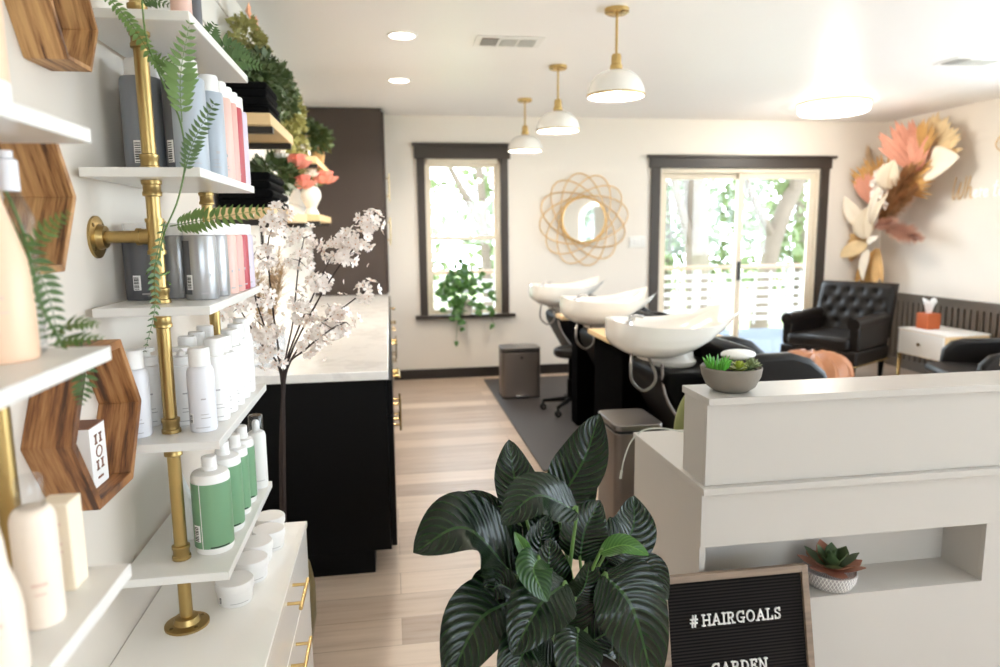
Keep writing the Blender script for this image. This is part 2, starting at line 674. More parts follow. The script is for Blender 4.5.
def leaf(mb, pts, width, normal, n=12, c=3, fold=0.25, wave=0.0, prof=None, mi=0, phase=0.0, droop=0.0):
    """a leaf blade along a smooth path"""
    path = bez(pts, n)
    N = Vector(normal).normalized()
    prof = prof or (lambda t: (math.sin(PI * min(1, t ** 0.75)) ** 0.8))
    rows, uvs = [], []
    for i, p in enumerate(path):
        t = i / (n - 1)
        a, b = path[max(i - 1, 0)], path[min(i + 1, n - 1)]
        T = (b - a).normalized()
        S = T.cross(N)
        S = S.normalized() if S.length > 1e-6 else Vector((1, 0, 0))
        U = S.cross(T).normalized()
        w = max(width * 0.5 * prof(t), 0.0004)
        row = []
        for j in range(-c, c + 1):
            q = j / c
            h = fold * abs(q) * w - droop * q * q * w + wave * w * math.sin(9 * t + 3 * q + phase) * abs(q)
            row.append(p + S * (q * w) + U * h)
            uvs.append((t, (q + 1) / 2))
        rows.append(row)
    mb.grid(rows, mi, uvs)


def rnd(a, b):
    return random.uniform(a, b)


def foliage(mb, centre, radii, count, size, mi=0, flat=0.4, seed=1, nmi=1, shape=2.2):
    """a mass of small leaves filling an ellipsoid"""
    rg = random.Random(seed)
    for i in range(count):
        while True:
            q = Vector((rg.uniform(-1, 1), rg.uniform(-1, 1), rg.uniform(-1, 1)))
            if 0.15 < q.length < 1:
                break
        p = Vector(centre) + Vector((q.x * radii[0], q.y * radii[1], q.z * radii[2]))
        d = (q.normalized() + Vector((rg.uniform(-1, 1), rg.uniform(-1, 1), rg.uniform(-1, 1))) * 0.8).normalized()
        s = size * rg.uniform(0.6, 1.3)
        nrm = d.orthogonal().normalized()
        nrm = Matrix.Rotation(rg.uniform(0, 6.28), 3, d) @ nrm
        side = d.cross(nrm)
        w = s / shape
        p.x = max(p.x, LX + 0.02) if p.x < 0 else p.x
        vs = [p, p + d * s * 0.45 + side * w * 0.5 + nrm * s * 0.06, p + d * s, p + d * s * 0.45 - side * w * 0.5 + nrm * s * 0.06]
        if p.x < 0:
            for q_ in vs:
                q_.x = max(q_.x, LX + 0.006)
        mb.add(vs, [(0, 1, 2, 3)], mi if nmi == 1 else mi + rg.randrange(nmi))


# ================================================================== THE ROOM
def wall_with_holes(mb, x0, x1, z0, z1, y0, y1, holes):
    xs = sorted({x0, x1, *[h[0] for h in holes], *[h[1] for h in holes]})
    for a, b in zip(xs, xs[1:]):
        hs = sorted([h for h in holes if h[0] <= a and h[1] >= b], key=lambda h: h[2])
        z = z0
        for h in hs:
            if h[2] > z:
                mb.box(a, b, y0, y1, z, h[2])
            z = h[3]
        if z < z1:
            mb.box(a, b, y0, y1, z, z1)


b = MB()
b.box(LX - 0.2, RX + 0.2, FY - 0.2, BY + 0.2, -0.1, 0)
struct(b.build('floor', 'floor_planks'))
b = MB()
b.box(LX - 0.2, RX + 0.2, FY - 0.2, BY + 0.2, CH, CH + 0.15)
struct(b.build('ceiling', 'ceiling_paint'))
WIN = (0.36, 1.10, 0.655, 2.165)
DOOR = (2.755, 4.535, 0.0, 2.085)
b = MB()
wall_with_holes(b, LX - 0.2, RX + 0.2, 0, CH, BY, BY + 0.15, [WIN, DOOR])
struct(b.build('wall_back', 'wall_paint'))
b = MB()
wall_with_holes(b, LX - 0.2, RX + 0.2, 0, CH, FY - 0.15, FY, [FW])
struct(b.build('wall_front', 'wall_paint'))
b = MB()
b.box(RX, RX + 0.15, SW[1], BY, 0, CH)
b.box(RX, RX + 0.15, FY, SW[0], 0, CH)
b.box(RX, RX + 0.15, SW[0], SW[1], 0, SW[2])
b.box(RX, RX + 0.15, SW[0], SW[1], SW[3], CH)
struct(b.build('wall_right', 'wall_paint'))
b = MB()
for k in range(5):
    y = lerp(SW[0] + 0.03, SW[1] - 0.03, k / 4)
    b.box(RX + 0.04, RX + 0.12, y - 0.03, y + 0.03, SW[2], SW[3])
b.box(RX + 0.04, RX + 0.12, SW[0], SW[1], SW[2], SW[2] + 0.06)
b.box(RX + 0.04, RX + 0.12, SW[0], SW[1], SW[3] - 0.06, SW[3])
w4 = struct(b.build('added_light_window', 'brown_trim'))  # frame of the unseen window added for extra side light
b = MB()
b.box(RX + 0.077, RX + 0.083, SW[0] + 0.05, SW[1] - 0.05, SW[2] + 0.05, SW[3] - 0.05)
b.build('glass_pane', 'window_glass', w4)
b = MB()
b.box(LX - 0.15, LX - 0.012, FY, BY, 0, CH)
z = 0.0
while z < CH - 0.02:                      # shiplap boards with shadow gaps
    b.box(LX - 0.012, LX, 2.43, BY, z + 0.007, min(z + 0.150, CH))
    z += 0.152
struct(b.build('wall_left', 'shiplap_paint'))
b = MB()
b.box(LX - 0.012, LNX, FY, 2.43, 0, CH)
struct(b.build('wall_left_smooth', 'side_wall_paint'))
# front shop window
b = MB()
x0, x1, z0, z1 = FW
for a, bb in ((x0, x0 + 0.06), (x1 - 0.06, x1), ((x0 + x1) / 2 - 0.03, (x0 + x1) / 2 + 0.03)):
    b.box(a, bb, FY - 0.12, FY - 0.04, z0, z1)
b.box(x0, x1, FY - 0.12, FY - 0.04, z0, z0 + 0.06)
b.box(x0, x1, FY - 0.12, FY - 0.04, z1 - 0.06, z1)
w3 = struct(b.build('window_3', 'brown_trim'))
b = MB()
b.box(x0 + 0.05, x1 - 0.05, FY - 0.085, FY - 0.079, z0 + 0.05, z1 - 0.05)
b.build('glass_pane', 'window_glass', w3)

# back window (double hung)
w1 = struct(tag(thing('window_1', (0.73, BY, 0.62), None, None)))
b = MB()
b.box(0.285, 0.36, BY - 0.025, BY + 0.0, 0.64, 2.17)
b.box(1.10, 1.175, BY - 0.025, BY + 0.0, 0.64, 2.17)
b.build('casing', 'brown_trim', w1, bevel=0.004)
b = MB()
b.box(0.262, 1.198, BY - 0.03, BY, 2.165, 2.29)
b.box(0.245, 1.215, BY - 0.045, BY, 2.285, 2.312)
b.build('head_casing', 'brown_trim', w1, bevel=0.004)
b = MB()
b.box(0.235, 1.235, BY - 0.07, BY + 0.12, 0.61, 0.645)
b.build('window_sill', 'brown_trim', w1, bevel=0.006)
b = MB()
for a, c in ((0.36, 0.385), (1.075, 1.10)):
    b.box(a, c, BY + 0.005, BY + 0.10, 0.645, 2.165)
b.box(0.36, 1.10, BY + 0.005, BY + 0.10, 2.12, 2.165)
b.box(0.36, 1.10, BY + 0.005, BY + 0.10, 0.645, 0.66)
b.build('window_frame', 'cream_vinyl', w1, bevel=0.003)


def sash(x0, x1, z0, z1, y, t, name='sash', m='cream_vinyl', par=None):
    s = MB()
    s.box(x0, x0 + t, y, y + 0.035, z0, z1)
    s.box(x1 - t, x1, y, y + 0.035, z0, z1)
    s.box(x0 + t, x1 - t, y, y + 0.035, z0, z0 + t)
    s.box(x0 + t, x1 - t, y, y + 0.035, z1 - t, z1)
    so = s.build(name, m, par, bevel=0.003)
    g = MB()
    g.box(x0 + t, x1 - t, y + 0.014, y + 0.02, z0 + t, z1 - t)
    g.build('glass_pane', 'window_glass', so)
    return so


sash(0.385, 1.075, 1.38, 2.125, BY + 0.055, 0.035, par=w1)
sash(0.385, 1.075, 0.66, 1.42, BY + 0.018, 0.035, par=w1)

# sliding patio door
d1 = struct(tag(thing('door_1', (3.645, BY, 0), None, None)))
b = MB()
b.box(2.655, 2.755, BY - 0.025, BY, 0, 2.09)
b.box(4.535, 4.635, BY - 0.025, BY, 0, 2.09)
b.build('casing', 'brown_trim', d1, bevel=0.004)
b = MB()
b.box(2.635, 4.655, BY - 0.03, BY, 2.085, 2.19)
b.box(2.61, 4.70, BY - 0.05, BY, 2.19, 2.215)
b.build('head_casing', 'brown_trim', d1, bevel=0.004)
b = MB()
b.box(2.755, 2.79, BY + 0.0, BY + 0.12, 0, 2.085)
b.box(4.50, 4.535, BY + 0.0, BY + 0.12, 0, 2.085)
b.box(2.79, 4.50, BY + 0.0, BY + 0.12, 2.04, 2.085)
b.box(2.79, 4.50, BY + 0.0, BY + 0.12, 0, 0.03)
b.build('door_frame', 'cream_vinyl', d1, bevel=0.003)
p1 = sash(2.79, 3.70, 0.03, 2.04, BY + 0.062, 0.062, 'door_panel', par=d1)
p2 = sash(3.63, 4.50, 0.03, 2.04, BY + 0.02, 0.062, 'door_panel', par=d1)
b = MB()
b.box(3.645, 3.675, BY - 0.005, BY + 0.02, 0.92, 1.12)
b.build('door_handle', 'black_trim', p2, bevel=0.004)

# baseboards and right-hand wainscot
b = MB()
b.box(-0.0, 2.655, BY - 0.018, BY, 0, 0.10)
b.box(4.635, RX, BY - 0.018, BY, 0, 0.10)
struct(b.build('baseboard_back', 'black_trim', bevel=0.003))
b = MB()
WY0 = SW[1] + 0.05
b.box(RX - 0.012, RX, WY0, BY, 0.0, 0.76)
y = WY0
while y < BY:                              # beadboard strips
    b.box(RX - 0.030, RX - 0.012, y + 0.012, min(y + 0.060, BY), 0.10, 0.72)
    y += 0.072
b.box(RX - 0.036, RX, WY0, BY, 0.0, 0.10)
b.box(RX - 0.034, RX, WY0, BY, 0.70, 0.75)
b.box(RX - 0.045, RX, WY0, BY, 0.75, 0.782)
struct(b.build('trim_1', 'wainscot_paint'))

# ================================================================== OUTSIDE
b = MB()
y = BY + 0.15
while y < 9.7:
    b.box(-3, 9, y, y + 0.138, -0.08, -0.04)
    y += 0.144
struct(b.build('deck_floor', 'deck_boards'))
b = MB()
b.box(-30, 40, 9.6, 45, -1.3, -1.2)
b.box(-30, 40, -30, FY - 0.2, -0.3, -0.15)
struct(b.build('ground', 'lawn'))
t = thing('deck_railing', (3, 9.4, -0.04), 'white slatted railing with pale wooden top rail along the deck outside', 'railing')
b = MB()
b.box(-3, 9, 9.36, 9.48, 0.90, 0.95)
b.build('top_rail', 'rail_wood', t)
for i in range(9):
    x = -2.9 + i * 1.45
    b = MB()
    b.box(x - 0.045, x + 0.045, 9.375, 9.465, -0.04, 0.90)
    b.build('post', 'rail_white', t)
for i in range(6):
    z = 0.14 + i * 0.125
    b = MB()
    b.box(-3, 9, 9.405, 9.43, z, z + 0.06)
    b.build('slat', 'rail_white', t)
b = MB()
x = -2.9
while x < 9:
    b.box(x, x + 0.03, 9.432, 9.45, 0.08, 0.86)
    x += 0.24
b.build('lattice', 'rail_white', t)


def tree(path, r0, r1, branches, crowns, label, seed):
    base = path[0]
    t = thing('tree', base, label, 'tree', None)
    b = MB()
    pp = bez(path, 10)
    b.tube(pp, [lerp(r0, r1, i / 9) for i in range(10)], 10)
    for br, ra in branches:
        q = bez(br, 7)
        b.tube(q, [lerp(ra, ra * 0.35, i / 6) for i in range(7)], 7)
    b.build('trunk', 'tree_bark', t)
    f = MB()
    for i, (c, rr, n) in enumerate(crowns):
        foliage(f, c, rr, n, 0.30, seed=seed * 10 + i, shape=1.6)
    f.build('foliage', 'tree_leaf', t, recalc=False)


tree([(6.15, 13, -1.2), (6.0, 13, 1), (5.85, 13, 2.8), (5.6, 13, 5.0)], 0.27, 0.16,
     [([(5.95, 13, 1.0), (5.45, 12.8, 2.2), (5.0, 12.6, 4.0)], 0.12), ([(5.5, 13, 2.8), (6.0, 13, 3.6), (6.6, 13, 4.6)], 0.12)],
     [((5.0, 13, 4.4), (2.2, 1.6, 1.5), 420), ((6.3, 13.6, 3.4), (1.2, 1, 0.9), 120)],
     'thick-trunked tree seen through the fixed pane of the patio door', 1)
tree([(7.6, 13.5, -1.2), (7.9, 13.5, 1.2), (8.7, 13.6, 3.0), (9.4, 13.6, 5.0)], 0.2, 0.13,
     [([(7.9, 13.5, 1.3), (7.3, 13.4, 2.2), (6.9, 13.4, 3.4)], 0.10), ([(8.3, 13.5, 2.2), (8.2, 13.3, 3.2), (8.0, 13.2, 4.6)], 0.10)],
     [((8.4, 14, 4.6), (2.0, 1.6, 1.2), 300), ((8.9, 14.5, 1.8), (1.6, 1, 1.2), 200)],
     'leaning tree seen through the sliding pane beside the tufted armchair', 2)
for _i, (_x, _y, _z, _l) in enumerate(((4.2, 19, 2.2, 'distant tree seen between the stiles of the patio door'), (8.6, 21, 2.0, 'distant tree behind the thick trunk outside the patio door'), (12.5, 20, 2.4, 'distant tree beside the leaning tree outside'), (-1.2, 22, 1.4, 'distant tree low behind the window sill plant'))):
    tree([(_x, _y, -1.2), (_x + 0.1, _y, 0.8), (_x, _y, _z + 1.0)], 0.22, 0.1, [([(_x, _y, 0.8), (_x + 0.9, _y, 1.8), (_x + 1.5, _y, 2.6)], 0.08)],
         [((_x, _y, _z), (2.4, 1.6, 1.7), 1000), ((_x + 0.5, _y + 0.5, 0.4), (2.6, 1.2, 0.9), 500)], _l, 7 + _i)
tree([(2.0, 14, -1.2), (1.9, 14, 1.5), (1.7, 14, 4.0)], 0.12, 0.07,
     [([(1.9, 14, 1.5), (1.3, 14, 2.6), (0.9, 14, 3.4)], 0.09)],
     [((1.5, 14, 2.9), (1.6, 1.3, 1.2), 90), ((2.4, 14.4, 1.3), (1.3, 1, 0.7), 50), ((0.7, 14, 1.2), (0.9, 1, 0.7), 30)],
     'leafy tree seen through the double-hung window', 3)

# ================================================================== WALL AND CEILING FITTINGS
t = thing('wire_mirror', (1.945, BY - 0.02, 1.57), 'round wall mirror in a flower-shaped frame of looping gold wire', 'mirror')
mc = Vector((1.945, BY - 0.03, 1.57))
b = MB()
b.lathe([(0.215, -0.006), (0.215, 0.006)], mc, 48, M=Matrix.Rotation(PI / 2, 3, 'X'))
b.build('mirror_glass', 'mirror_glass', t)
b = MB()
b.tube([mc + Vector((0.222 * math.cos(a), 0, 0.222 * math.sin(a))) for a in [2 * PI * i / 48 for i in range(48)]], 0.010, 8, closed=True)
b.build('rim', 'gold_wire', t)
for k in range(6):
    b = MB()
    pts = []
    for i in range(56):
        a = 2 * PI * i / 56
        ph = PI * k / 6 + R(8)
        x, z = 0.462 * math.cos(a), 0.232 * math.sin(a)
        pts.append(mc + Vector((x * math.cos(ph) - z * math.sin(ph), -0.012 + 0.004 * k, x * math.sin(ph) + z * math.cos(ph))))
    b.tube(pts, 0.0062, 7, closed=True)
    b.build('wire_loop', 'gold_wire', t)

t = thing('light_switch', (2.52, BY, 1.34), 'pale four-gang switch plate on the wall beside the wire mirror', 'switch')
b = MB()
b.box(2.43, 2.61, BY - 0.008, BY, 1.285, 1.40)
b.build('plate', 'white_paint', t, bevel=0.003)
for i in range(4):
    b = MB()
    b.box(2.447 + i * 0.04, 2.473 + i * 0.04, BY - 0.014, BY - 0.008, 1.315, 1.37)
    b.build('rocker', 'white_plastic', t, bevel=0.002)

lab = {0: 'pendant lamp hanging in front of the back wall, farthest of the row',
       1: 'middle pendant lamp of the row, white dome on a brass rod',
       2: 'largest-looking pendant lamp of the row, hanging over the basin beside the desk'}
pend = []
px0, py0 = 1.175, 5.99
t = thing('pendant_lamp', (px0, py0, 2.10), lab[0], 'lamp', 'white dome pendants over the basins')
b = MB()
b.lathe([(0.0, CH), (0.062, CH), (0.062, CH - 0.018), (0.05, CH - 0.026), (0.0, CH - 0.028)], (px0, py0, 0), 28)
b.build('ceiling_canopy', 'bright_brass', t)
b = MB()
b.tube([(px0, py0, CH - 0.02), (px0, py0, 2.33)], 0.007, 10)
b.build('rod', 'bright_brass', t)
b = MB()
b.lathe([(0.0, 2.352), (0.022, 2.35), (0.026, 2.335), (0.026, 2.30), (0.032, 2.296), (0.032, 2.275), (0.02, 2.27)], (px0, py0, 0), 24)
b.build('socket', 'bright_brass', t)
b = MB()
prof = []
for i in range(11):
    a = PI / 2 * i / 10
    prof.append((0.03 + 0.118 * math.sin(a), 2.145 + 0.125 * math.cos(a)))
prof += [(0.150, 2.138), (0.144, 2.138)]
for i in range(10, -1, -1):
    a = PI / 2 * i / 10
    prof.append((0.024 + 0.118 * math.sin(a), 2.145 + 0.118 * math.cos(a)))
b.lathe(prof, (px0, py0, 0), 36)
sh = b.build('lamp_shade', 'white_gloss', t)
b = MB()
b.lathe([(0.1500, 2.148), (0.1525, 2.148), (0.1525, 2.139), (0.1500, 2.139), (0.1500, 2.148)], (px0, py0, 0), 36, cap=False)
b.build('rim', 'bright_brass', sh)
b = MB()
b.lathe([(0.0, 2.158), (0.142, 2.158), (0.142, 2.150), (0.0, 2.148)], (px0, py0, 0), 30)
b.build('diffuser', 'lamp_glow', t)
pend.append(t)
for i, (x, y) in enumerate(((1.175, 4.81), (1.183, 3.585)), 1):
    c = copy_tree(t)
    c.location = (x, y, 2.10)
    c['label'] = lab[i]

for i, y in enumerate((4.18, 5.36)):
    t = thing('recessed_light', (0.11, y, CH), ['glowing round recessed ceiling light beside the air vent', 'glowing round recessed ceiling light near the dark tall cabinet'][i], 'ceiling light', 'recessed ceiling lights')
    b = MB()
    b.lathe([(0.072, CH), (0.088, CH - 0.001), (0.088, CH - 0.006), (0.074, CH - 0.008), (0.072, CH)], (0.11, y, 0), 32, cap=False)
    b.build('trim_ring', 'white_paint', t)
    b = MB()
    b.lathe([(0.0, CH - 0.004), (0.073, CH - 0.004), (0.073, CH - 0.002)], (0.11, y, 0), 32)
    b.build('lens', 'lamp_glow', t)
t = thing('flush_light', (3.98, 5.90, CH), 'wide drum ceiling light with frosted glass and thin gold rim', 'ceiling light')
b = MB()
b.lathe([(0.0, CH - 0.098), (0.24, CH - 0.095), (0.282, CH - 0.087), (0.297, CH - 0.07), (0.30, CH - 0.012), (0.0, CH - 0.010)], (3.98, 5.90, 0), 48)
b.build('shade', 'flush_glass', t)
b = MB()
b.lathe([(0.0, CH - 0.016), (0.308, CH - 0.016), (0.308, CH), (0.0, CH)], (3.98, 5.90, 0), 48)
b.build('rim', 'bright_brass', t)
b = MB()
b.lathe([(0.0, CH - 0.118), (0.012, CH - 0.112), (0.02, CH - 0.103), (0.022, CH - 0.096)], (3.98, 5.90, 0), 16)
b.build('finial', 'bright_brass', t)


def lamp(name, loc, power, size, col=(1.0, 0.92, 0.81), spot=None):
    d = bpy.data.lights.new(name, 'SPOT' if spot else 'POINT')
    d.energy = power
    d.color = col
    d.shadow_soft_size = size
    if spot:
        d.spot_size = spot
        d.spot_blend = 0.6
    o = bpy.data.objects.new(name, d)
    COL.objects.link(o)
    o.location = loc


for i, (x, y) in enumerate(((1.175, 5.99), (1.175, 4.81), (1.183, 3.585))):
    lamp('pendant_bulb_light', (x, y, 2.125), 0.4 * LAMP, 0.03)
for y in (4.18, 5.36):
    lamp('recessed_bulb_light', (0.11, y, CH - 0.03), 8.5 * LAMP, 0.05, spot=R(150))
lamp('flush_bulb_light', (3.98, 5.90, CH - 0.17), 3 * LAMP, 0.1)

for i, (x, y, lb) in enumerate(((0.735, 4.24, 'white ceiling air vent with louvres beside the recessed lights'), (3.95, 4.37, 'ceiling air vent near the flower wall decoration'))):
    t = thing('air_vent', (x, y, CH), lb, 'vent', 'ceiling air vents')
    b = MB()
    b.box(x - 0.20, x + 0.20, y - 0.11, y + 0.11, CH - 0.006, CH - 0.001)
    b.build('plate', 'white_paint', t, bevel=0.002)
    for k in range(3):
        b = MB()
        xa = x - 0.165 + k * 0.113
        b.box(xa, xa + 0.10, y - 0.075, y + 0.075, CH - 0.0075, CH - 0.006, 1 if k == 0 else 0)
        for j in range(9):
            yy = y - 0.07 + j * 0.0165
            b.obox((xa + 0.05, yy + 0.005, CH - 0.010), (0.05, 0, 0), (0, 0.0045, 0.002), (0, 0, 0.0008), 0)
        b.build('louvre_panel', ['white_paint', 'vent_dark'], t)

# script lettering on the right wall
GL = {
    'B': [[(0.5, 1.0), (0.35, 0.4), (0.2, 0.0), (0.05, 0.05), (0.0, 0.2), (0.15, 0.35), (0.4, 0.3)], [(0.1, 0.75), (0.4, 1.0), (0.8, 0.95), (0.75, 0.7), (0.45, 0.55), (0.75, 0.45), (0.75, 0.15), (0.4, -0.02), (0.2, 0.0)]],
    'W': [[(0.12, 1.0), (0.02, 0.5), (0.0, 0.05), (0.1, 0.0), (0.28, 0.35), (0.42, 0.75), (0.34, 0.3), (0.34, 0.02), (0.44, 0.0), (0.62, 0.4), (0.72, 1.0)]],
    'h': [[(0.25, 1.0), (0.12, 0.5), (0.0, 0.0), (0.12, 0.4), (0.28, 0.5), (0.3, 0.3), (0.3, 0.05), (0.42, 0.0)]],
    'e': [[(0.0, 0.2), (0.25, 0.28), (0.22, 0.45), (0.05, 0.4), (0.0, 0.15), (0.12, 0.0), (0.35, 0.1)]],
    'r': [[(0.0, 0.45), (0.08, 0.5), (0.05, 0.0), (0.1, 0.35), (0.28, 0.48)]],
    't': [[(0.2, 0.85), (0.1, 0.3), (0.1, 0.02), (0.25, 0.02)], [(0.0, 0.55), (0.32, 0.58)]],
    'o': [[(0.2, 0.48), (0.02, 0.35), (0.02, 0.1), (0.18, 0.0), (0.32, 0.15), (0.3, 0.4), (0.18, 0.48)]],
}
t = thing('wall_lettering', (RX - 0.012, 5.5, 1.85), 'gold and white script lettering mounted on the white side wall', 'sign')


def script(ch, y, z, s, m):
    """letters read towards the camera side of the wall (decreasing y)"""
    b = MB()
    for st in GL[ch]:
        pts = bez([(RX - 0.012, y - p[0] * s, z + p[1] * s) for p in st], 8 * len(st))
        b.tube(pts, 0.0045, 6)
    b.build('letter', m, t)


for ch, y, z, s, m in (('W', 5.93, 1.72, 0.20, 'gold_wire'), ('h', 5.79, 1.72, 0.20, 'gold_wire'), ('e', 5.69, 1.725, 0.14, 'neon_white'), ('r', 5.63, 1.725, 0.14, 'neon_white'),
                       ('e', 5.58, 1.725, 0.14, 'neon_white'), ('t', 5.485, 1.725, 0.16, 'neon_white'), ('o', 5.42, 1.725, 0.14, 'neon_white'), ('B', 5.50, 2.12, 0.34, 'gold_wire')):
    script(ch, y, z, s, m)

# dried flower arrangement on the right wall by the corner
FX = RX - 0.10
t = thing('dried_flower_arrangement', (RX, 6.5, 1.5), 'large dried palm and pampas arrangement climbing the corner of the white wall', 'wall decoration')


def ypx(p):
    """(image-like y along wall, z)"""
    return p


def fan(name, base, ang, spread, length, nbl, m, width=0.05, x=FX, rough=0.0, tilt=0.12):
    """palm fan; base=(y,z) on the wall, ang measured from the -y axis (towards the viewer) upward"""
    b = MB()
    rg = random.Random(int(base[0] * 1000 + ang))
    for i in range(nbl):
        a = R(ang) + R(spread) * ((i + 0.5) / nbl - 0.5)
        L = length * rg.uniform(0.88, 1.05) * (1 - 0.25 * abs((i + 0.5) / nbl - 0.5))
        ca = math.cos(a)
        d = Vector((0, -ca, math.sin(a))) if ca > 0 else Vector((0.75 * ca, -0.62 * ca, math.sin(a)))
        p0 = Vector((x, base[0], base[1]))
        off = Vector((-tilt * L * (0.4 + rg.random()), 0, 0))
        leaf(b, [p0, p0 + d * L * 0.55 + off * 0.7, p0 + d * L + off], width, (-0.7, -0.7, 0.15), n=7, c=1, fold=0.5, prof=lambda q: math.sin(PI * min(1, 0.12 + q * 0.88)) ** 0.7)
    b.build(name, m, t, solid=0.001)


def plume(base, ang, length, m, rad=0.07, x=FX, n=260, sp=0.0):
    b = MB()
    rg = random.Random(int(base[0] * 777 + ang))
    d = Vector((-0.1, -math.cos(R(ang)), math.sin(R(ang)))).normalized()
    p0 = Vector((x, base[0], base[1]))
    b.tube([p0, p0 + d * length * 0.8], 0.004, 5)
    for i in range(n):
        q = rg.random()
        c = p0 + d * length * (0.15 + 0.75 * q)
        r = rad * math.sin(PI * (0.12 + 0.8 * q))
        v = Vector((rg.uniform(-1, 1), rg.uniform(-1, 1), rg.uniform(-1, 1))).normalized()
        v = (v - d * v.dot(d)).normalized()
        tip = c + v * r * rg.uniform(0.5, 1.1) + d * rg.uniform(0.05, 0.12)
        s = d.cross(v) * 0.008
        b.add([c - s, c + s, tip], [(0, 1, 2)])
    b.build('pampas_plume', m, t, recalc=False)


def broad(name, base, ang, length, width, m, x=FX, tilt=0.12, nrm=(-0.7, -0.7, 0.2)):
    b = MB()
    ca = math.cos(R(ang))
    d = Vector((0, -ca, math.sin(R(ang)))) if ca > 0 else Vector((0.75 * ca, -0.62 * ca, math.sin(R(ang))))
    p0 = Vector((x, base[0], base[1]))
    leaf(b, [p0, p0 + d * length * 0.5 + Vector((-tilt * length, 0, 0)), p0 + d * length + Vector((-tilt * 0.6 * length, 0, 0))], width, nrm, n=12, c=3, fold=0.2)
    b.build(name, m, t, solid=0.0015)


# (y, z) on the wall: big fans at the top, spears and fans hanging at the bottom
fan('palm_fan', (6.22, 1.98), 112, 70, 0.56, 13, 'coral_palm', 0.085, FX - 0.02)
fan('palm_fan', (6.14, 2.00), 82, 46, 0.40, 9, 'coral_palm', 0.07, FX - 0.12)
fan('palm_fan', (6.12, 2.10), 52, 95, 0.47, 15, 'cream_palm', 0.075, FX - 0.03)
fan('palm_fan', (6.10, 2.12), 70, 60, 0.36, 9, 'gold_palm', 0.03, FX - 0.14)
fan('palm_fan', (6.66, 1.74), 112, 70, 0.50, 16, 'gold_palm', 0.05, FX - 0.04)
fan('palm_fan', (6.70, 1.68), 100, 60, 0.38, 10, 'coral_palm', 0.06, FX - 0.15)
fan('palm_fan', (6.42, 1.84), 18, 70, 0.52, 14, 'gold_palm', 0.035, FX - 0.08)
fan('palm_fan', (6.74, 1.24), -100, 50, 0.44, 10, 'gold_palm', 0.06, FX - 0.05)
fan('palm_fan', (6.66, 1.24), -78, 34, 0.42, 7, 'tan_palm', 0.055, FX - 0.10)
fan('palm_fan', (6.80, 1.34), 205, 70, 0.36, 10, 'tan_palm', 0.09, FX - 0.12)
broad('white_leaf', (6.14, 2.02), 8, 0.46, 0.32, 'ivory_leaf', FX - 0.06)
broad('white_leaf', (6.74, 1.44), 122, 0.42, 0.17, 'ivory_leaf', FX - 0.18)
broad('cream_leaf', (6.42, 1.84), 72, 0.30, 0.22, 'palm_cream_leaf', FX - 0.22)
broad('cream_leaf', (6.72, 1.34), 82, 0.34, 0.20, 'palm_cream_leaf', FX - 0.22)
broad('cream_leaf', (6.74, 1.30), -150, 0.30, 0.16, 'cream_palm', FX - 0.16)
broad('white_leaf', (6.68, 1.24), -92, 0.34, 0.09, 'ivory_leaf', FX - 0.20)
broad('cream_leaf', (6.62, 1.50), 66, 0.46, 0.08, 'ivory_leaf', FX - 0.24)
broad('cream_leaf', (6.60, 1.50), 50, 0.40, 0.07, 'palm_cream_leaf', FX - 0.24)
broad('white_leaf', (6.66, 1.30), 20, 0.22, 0.07, 'ivory_leaf', FX - 0.24)
plume((6.74, 1.42), 44, 0.95, 'brown_pampas', 0.13, FX - 0.12, 700)
plume((6.72, 1.44), 30, 0.85, 'brown_pampas', 0.12, FX - 0.14, 600)
plume((6.66, 1.48), 56, 0.70, 'brown_pampas', 0.10, FX - 0.08, 420)
plume((6.70, 1.50), -12, 0.72, 'pink_pampas', 0.13, FX - 0.08, 700)
plume((6.70, 1.60), 98, 0.72, 'pampas', 0.10, FX - 0.12, 520)
plume((6.72, 1.45), 10, 0.40, 'pink_pampas', 0.10, FX - 0.16, 360)
b = MB()
rg = random.Random(5)
for i in range(26):
    c = Vector((FX - 0.22 + rg.uniform(-0.04, 0.04), 6.52 + rg.uniform(-0.12, 0.1), 1.86 + rg.uniform(-0.18, 0.24)))
    for k in range(5):
        a = 2 * PI * k / 5 + rg.random()
        d = Vector((-0.4, math.cos(a), math.sin(a))).normalized()
        leaf(b, [c, c + d * 0.028, c + d * 0.054], 0.04, (-1, 0, 0), n=4, c=1)
b.build('blossoms', 'white_petal', t, recalc=False)

# arched lit mirror on the front wall (seen in the round mirror)
t = thing('arched_mirror', (4.87, FY + 0.02, 0.3), 'tall arched mirror with lit white rim on the street-side wall', 'mirror')
arch = [(4.52, 0.4), (5.22, 0.4)]
arc = [(4.87 + 0.35 * math.cos(PI * i / 16), 1.75 + 0.35 * math.sin(PI * i / 16)) for i in range(17)]
b = MB()
b.prism([(4.52, 0.4), (5.22, 0.4)] + arc, 1, FY + 0.005, FY + 0.03)
b.build('mirror_glass', 'mirror_glass', t)
b = MB()
b.tube([(4.52, FY + 0.03, 0.4), (5.22, FY + 0.03, 0.4)] + [(x, FY + 0.03, z) for x, z in arc], 0.024, 8, closed=True)
b.build('lit_rim', 'led_glow', t)

# ================================================================== BLACK COUNTER ALONG THE SHIPLAP WALL
CY0, CY1 = 2.872, 6.893
b = MB()
b.box(LX + 0.002, -0.022, 2.842, CY1 - 0.002, 0.855, 0.892)
tag(b.build('countertop', 'marble', bevel=0.004), 'white marble worktop running along the shiplap wall', 'countertop')
ulab = ['black base cabinet at the open end of the marble counter', 'black drawer base cabinet second along the marble counter', 'black base cabinet third along the marble counter', 'black base cabinet under the dark tall cabinet at the far end of the counter']
n_u = 4
UW = (CY1 - CY0) / n_u


